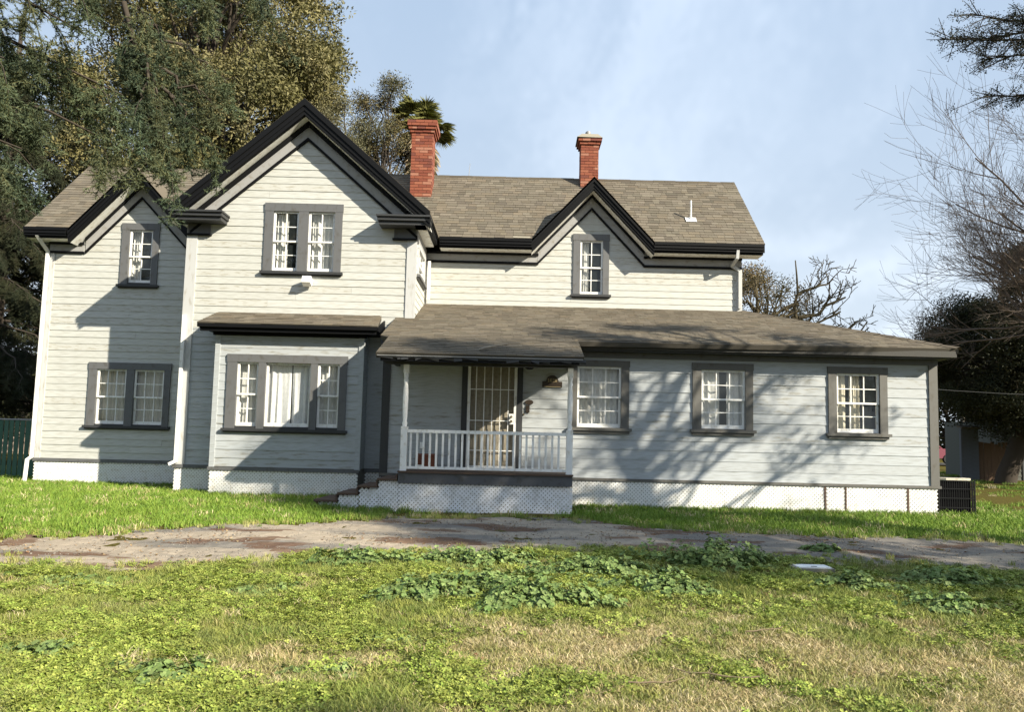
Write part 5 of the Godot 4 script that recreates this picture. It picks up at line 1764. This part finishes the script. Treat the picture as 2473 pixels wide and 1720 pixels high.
func yard_things() -> void:
	rng.seed = 93
	var y := gy(3.39, 5.78)
	var t := thing("utility_lid", "pale concrete utility box lid lying in the shaded grass", "lid", Vector3(3.39, y, 5.78))
	var b := Buf.new()
	b.box(-0.21, 0.21, -0.05, 0.030, -0.13, 0.13)
	obj("frame", b, M.concrete, t)
	b = Buf.new()
	b.box(-0.18, 0.18, 0.030, 0.042, -0.10, 0.10)
	obj("cover", b, M.white_old, t)
	b = Buf.new()
	b.box(-0.03, 0.03, 0.042, 0.046, 0.05, 0.07)
	obj("handle_slot", b, M.trim_dark, t)
	for e in [[2.02, 8.22, 0.42, 0.5, "pale curved twig lying on the right of the lawn"], [1.35, 9.2, 0.55, 2.9, "thin brown stick lying low in the right foreground"], [0.95, 9.35, 0.4, 0.35, "short pale stick near the thin brown stick in foreground"]]:
		b = Buf.new()
		var d: Vector3 = Vector3(cos(e[3]), 0, -sin(e[3])) * e[2] * 0.5
		var pts := []
		for i in 6:
			var f := lerpf(-1, 1, i / 5.0)
			var p: Vector3 = d * f + Vector3(0, 0, 0.05 * (1 - f * f))
			pts.append(p + Vector3(0, 0.045 + rnd(0, 0.02), 0))
		b.tube(pts, taper(5, 0.006, 0.003), 5)
		b.tube([pts[3], pts[3] + Vector3(0.05, 0.03, -0.06)], [0.003, 0.002], 4)
		var o := obj("fallen_twig", b, M.twig)
		o.position = Vector3(e[0], gy(e[0], e[1]), e[1])
		tag(o, e[4], "twig", "twigs lying on the lawn")
	b = Buf.new()
	var sag := []
	for i in 13:
		var f := i / 12.0
		sag.append(Vector3(0, 0, 0).lerp(Vector3(22.0, 1.4, -9.0), f) + Vector3(0, -0.5 * sin(f * PI), 0))
	b.tube(sag, taper(12, 0.006, 0.006), 4, false)
	var wire := obj("overhead_wire", b, M.trim_dark)
	wire.position = Vector3(8.2, 2.9, -4.0)
	tag(wire, "thin dark cable running from the annex's right side past the oak", "wire")
	# green slatted fence at the left
	t = thing("slatted_fence", "green slatted chain-link fence left of the house", "fence", Vector3(-15.5, 0, -5.0))
	for i in 62:
		b = Buf.new()
		var x := -4.4 + i * 0.14
		b.obox(Transform3D(Basis.from_euler(Vector3(0, rnd(-0.12, 0.12), rnd(-0.01, 0.01))), Vector3(x, 0.74, 0)), Vector3(0.058, 0.735, 0.007))
		obj("slat", b, M.green_slat, t)
	for i in 4:
		b = Buf.new()
		b.tube([Vector3(-4.3 + i * 2.8, -0.1, -0.06), Vector3(-4.3 + i * 2.8, 1.55, -0.06)], [0.03, 0.03], 8)
		obj("post", b, M.metal_grey, t)
	b = Buf.new()
	b.tube([Vector3(-4.4, 1.5, -0.06), Vector3(4.2, 1.5, -0.06)], [0.022, 0.022], 8)
	obj("top_rail", b, M.metal_grey, t)
	t = thing("neighbour_house", "pinkish plastered building glimpsed behind the green fence", "house", Vector3(-24, 0, -22))
	b = Buf.new()
	b.box(-6, 6, 0, 3.0, -4, 4)
	var nw := obj("wall", b, M.plaster_pink, t)
	boxed("window_opening", M.trim_dark, nw, 1.0, 2.2, 1.0, 2.2, 4.0, 4.03)
	b = Buf.new()
	b.poly([Vector3(-6.4, 2.95, 4.4), Vector3(6.4, 2.95, 4.4), Vector3(6.4, 4.6, 0), Vector3(-6.4, 4.6, 0)], Vector3(0, -0.1, 0))
	b.poly([Vector3(-6.4, 2.95, -4.4), Vector3(6.4, 2.95, -4.4), Vector3(6.4, 4.6, 0), Vector3(-6.4, 4.6, 0)], Vector3(0, -0.1, 0))
	obj("roof", b, M.shingle1, t)
	# outbuildings at the right
	t = thing("garden_shed", "narrow blue-grey clapboard shed wall beyond the air conditioner", "shed", Vector3(17.92, 0.1, -14.4))
	b = Buf.new()
	b.box(-0.32, 0.34, -0.1, 2.1, -0.16, -0.03)
	obj("wall", b, M.shed_grey, t)
	for i in 12:
		b = Buf.new()
		var yy := i * 0.172
		b.hexa([Vector3(-0.34, yy, -0.03), Vector3(0.34, yy, -0.03), Vector3(0.34, yy + 0.174, -0.03), Vector3(-0.34, yy + 0.174, -0.03), Vector3(-0.34, yy, 0.0), Vector3(0.34, yy, 0.0), Vector3(0.34, yy + 0.174, -0.014), Vector3(-0.34, yy + 0.174, -0.014)])
		obj("siding_board", b, M.shed_grey, t)
	b = Buf.new()
	b.poly([Vector3(-0.38, 2.06, 0.12), Vector3(0.4, 2.06, 0.12), Vector3(0.4, 2.14, -0.25), Vector3(-0.38, 2.14, -0.25)], Vector3(0, 0.06, 0))
	obj("roof", b, M.shingle3, t)
	t = thing("board_fence", "weathered brown board fence in the oak's shade at right", "fence", Vector3(18.7, 0.1, -14.6))
	for i in 11:
		b = Buf.new()
		var hh := 1.55 + rnd(-0.08, 0.06)
		b.obox(Transform3D(Basis.from_euler(Vector3(0, 0, rnd(-0.02, 0.02))), Vector3(-0.5 + i * 0.145, hh / 2, rnd(-0.01, 0.01))), Vector3(0.068, hh / 2, 0.012))
		obj("plank", b, M.fence_wood, t)
	b = Buf.new()
	b.box(-0.55, 1.05, 0.4, 0.48, -0.06, -0.02)
	b.box(-0.55, 1.05, 1.15, 1.23, -0.06, -0.02)
	obj("rail", b, M.fence_wood, t)
	t = thing("garage", "dark clapboard garage deep in shade at the right edge", "garage", Vector3(22.6, 0.1, -15.5))
	b = Buf.new()
	b.box(-2.6, 2.6, -0.1, 2.5, -4, -0.03)
	obj("wall", b, M.garage, t)
	for i in 12:
		b = Buf.new()
		var yy := i * 0.208
		b.hexa([Vector3(-2.62, yy, -0.03), Vector3(2.62, yy, -0.03), Vector3(2.62, yy + 0.21, -0.03), Vector3(-2.62, yy + 0.21, -0.03), Vector3(-2.62, yy, 0.004), Vector3(2.62, yy, 0.004), Vector3(2.62, yy + 0.21, -0.014), Vector3(-2.62, yy + 0.21, -0.014)])
		obj("siding_board", b, M.garage, t)
	boxed("door", M.trim_dark, t, -1.9, -0.9, 0, 2.0, 0.0, 0.03)
	b = Buf.new()
	b.poly([Vector3(-3, 2.45, 0.4), Vector3(3, 2.45, 0.4), Vector3(3, 3.9, -2), Vector3(-3, 3.9, -2)], Vector3(0, 0.08, 0))
	obj("roof", b, M.shingle3, t)
	# far lawn, road and parked car
	b = Buf.new()
	b.box(14, 60, 0.45, 0.50, -36.5, -30.5)
	var road := obj("road", b, M.asphalt)
	road.set_meta("kind", "structure")
	t = thing("parked_car", "dark red car parked on the far road past the pale trunk", "car", Vector3(25.5, 0.50, -31.5))
	b = Buf.new()
	var prof := [Vector2(-2.1, 0.35), Vector2(2.1, 0.35), Vector2(2.15, 0.62), Vector2(1.95, 0.86), Vector2(1.0, 0.95), Vector2(0.5, 1.36), Vector2(-0.9, 1.40), Vector2(-1.6, 0.98), Vector2(-2.1, 0.9), Vector2(-2.18, 0.6)]
	for z in [-0.85, 0.85]:
		for i in range(1, prof.size() - 1):
			b.tri(Vector3(prof[0].x, prof[0].y, z), Vector3(prof[i].x, prof[i].y, z), Vector3(prof[i + 1].x, prof[i + 1].y, z))
	for i in prof.size():
		var p: Vector2 = prof[i]
		var q: Vector2 = prof[(i + 1) % prof.size()]
		b.quad(Vector3(p.x, p.y, -0.85), Vector3(q.x, q.y, -0.85), Vector3(q.x, q.y, 0.85), Vector3(p.x, p.y, 0.85))
	obj("body", b, M.car_red, t)
	b = Buf.new()
	b.poly([Vector3(0.42, 1.30, 0.852), Vector3(0.88, 0.97, 0.852), Vector3(-1.45, 0.98, 0.852), Vector3(-0.9, 1.33, 0.852)], Vector3(0, 0, 0.01))
	obj("side_window", b, M.trim_black, t)
	for wx in [-1.35, 1.35]:
		for wz in [-0.8, 0.8]:
			b = Buf.new()
			b.tube([Vector3(wx, 0.32, wz - 0.1), Vector3(wx, 0.32, wz + 0.1)], [0.32, 0.32], 16)
			var wh := obj("wheel", b, M.rubber, t)
			b = Buf.new()
			b.tube([Vector3(wx, 0.32, wz + signf(wz) * 0.1), Vector3(wx, 0.32, wz + signf(wz) * 0.112)], [0.19, 0.17], 12)
			obj("hub", b, M.metal_grey, wh)
	t = thing("white_gate_post", "short white post on the far lawn just past the annex corner", "post", Vector3(21.9, 0.33, -25.0))
	b = Buf.new()
	b.box(-0.16, 0.16, 0, 0.95, -0.1, 0.1)
	obj("shaft", b, M.white_old, t)
	b = Buf.new()
	b.box(-0.2, 0.2, 0.95, 1.02, -0.14, 0.14)
	obj("cap", b, M.white_old, t)
	# trees closing the horizon
	rng.seed = 96
	var far_leaf := leaf_cluster(26, 0.5, 0.26, 0.14)
	var tones := [Color(0.055, 0.065, 0.030), Color(0.075, 0.080, 0.036), Color(0.045, 0.055, 0.028)]
	var spots := [[-46, -52, "far rounded tree furthest left behind the neighbour's building"], [-34, -46, "far tree behind the pinkish building"], [26, -48, "far tree beyond the road behind the red car"], [36, -46, "far tree beyond the road right of the red car"], [46, -44, "far tree at the right end of the road"]]
	for s in spots:
		t = thing("far_tree", s[2], "tree", Vector3(s[0], 0.6, s[1]), "far trees along the horizon")
		leafy(t, {"seed": 100 + int(s[0]), "crown": Vector3(0, 4.2, 0), "radius": Vector3(5.0, 3.6, 3.5), "fork": 1.4, "trunk": 0.3, "clumps": 46, "clump_r": 1.3, "per_clump": 22, "leaf": far_leaf, "tones": tones, "bark": M.bark})


func sky_cover() -> ImageTexture:
	# thin streaks of high cloud all round the sky
	var f := FastNoiseLite.new()
	f.seed = 15
	f.frequency = 0.9
	f.fractal_octaves = 5
	f.domain_warp_enabled = true
	f.domain_warp_amplitude = 0.6
	f.domain_warp_frequency = 0.7
	var w := 1024
	var h := 512
	var im := Image.create(w, h, false, Image.FORMAT_RGBAF)
	for j in h / 2 + 4:
		var el := (0.5 - (j + 0.5) / h) * PI
		for i in w:
			var az := (i + 0.5) / w * TAU
			var d := Vector3(cos(az) * cos(el), maxf(sin(el), 0.0) + 0.12, sin(az) * cos(el))
			var p := d / d.y * 0.55
			var n := f.get_noise_3d(p.x * 0.8 + p.z * 0.35, p.z * 1.9, 3.0) * 0.5 + 0.5
			var m := f.get_noise_3d(p.x * 2.6, p.z * 3.6, 9.0) * 0.5 + 0.5
			var a := smoothstep(0.34, 0.80, n) * lerpf(0.55, 1.0, m)
			im.set_pixel(i, j, Color(1.0, 0.98, 0.95, a * 0.155))
	return ImageTexture.create_from_image(im)


func _ready() -> void:
	# ---- camera
	var cam := Camera3D.new()
	cam.name = "camera"
	add_child(cam)
	cam.position = Vector3(0, 1.22, 14.0)
	cam.basis = Basis.from_euler(Vector3(0.0800, -0.002, 0.0238))
	cam.near = 0.1
	cam.far = 1500.0
	cam.projection = Camera3D.PROJECTION_FRUSTUM
	cam.size = 0.1 * 1720.0 / 1760.0
	cam.frustum_offset = Vector2(0, 0.1 * 67.0 / 1760.0)
	cam.current = true
	# ---- sky and exposure
	var we := WorldEnvironment.new()
	we.name = "environment"
	var env := Environment.new()
	env.background_mode = Environment.BG_SKY
	var sky := Sky.new()
	var sm := ProceduralSkyMaterial.new()
	sm.sky_top_color = L(0.228, 0.308, 0.425)
	sm.sky_horizon_color = L(0.465, 0.515, 0.550)
	sm.sky_curve = 0.22
	sm.ground_bottom_color = L(0.14, 0.13, 0.09)
	sm.ground_horizon_color = L(0.22, 0.22, 0.18)
	sm.sky_cover = sky_cover()
	sm.sun_angle_max = 20.0
	sky.sky_material = sm
	env.sky = sky
	env.tonemap_mode = Environment.TONE_MAPPER_LINEAR
	env.tonemap_exposure = 1.9
	env.sdfgi_enabled = true
	env.ssao_enabled = true
	env.ssil_enabled = true
	we.environment = env
	add_child(we)
	# ---- sun: low, from the right and in front of the house
	var sun := DirectionalLight3D.new()
	sun.name = "sun"
	add_child(sun)
	sun.basis = Basis.looking_at(Vector3(-1.40, -0.95, -1.0).normalized(), UP)
	sun.light_energy = 1.6
	sun.light_color = Color(1.0, 0.962, 0.88)
	sun.light_angular_distance = 0.55
	sun.shadow_enabled = true
	sun.directional_shadow_max_distance = 120.0
	# ---- the place
	lumps.seed = 2
	lumps.frequency = 0.35
	lumps.fractal_octaves = 3
	patch.seed = 6
	patch.frequency = 0.12
	patch.fractal_octaves = 3
	rng.seed = 1
	materials()
	ground()
	rng.seed = 2
	build_house()
	trees()
	rng.seed = 3
	curtains()
	plaster_things()
	yard_things()
	weeds()
	grass()
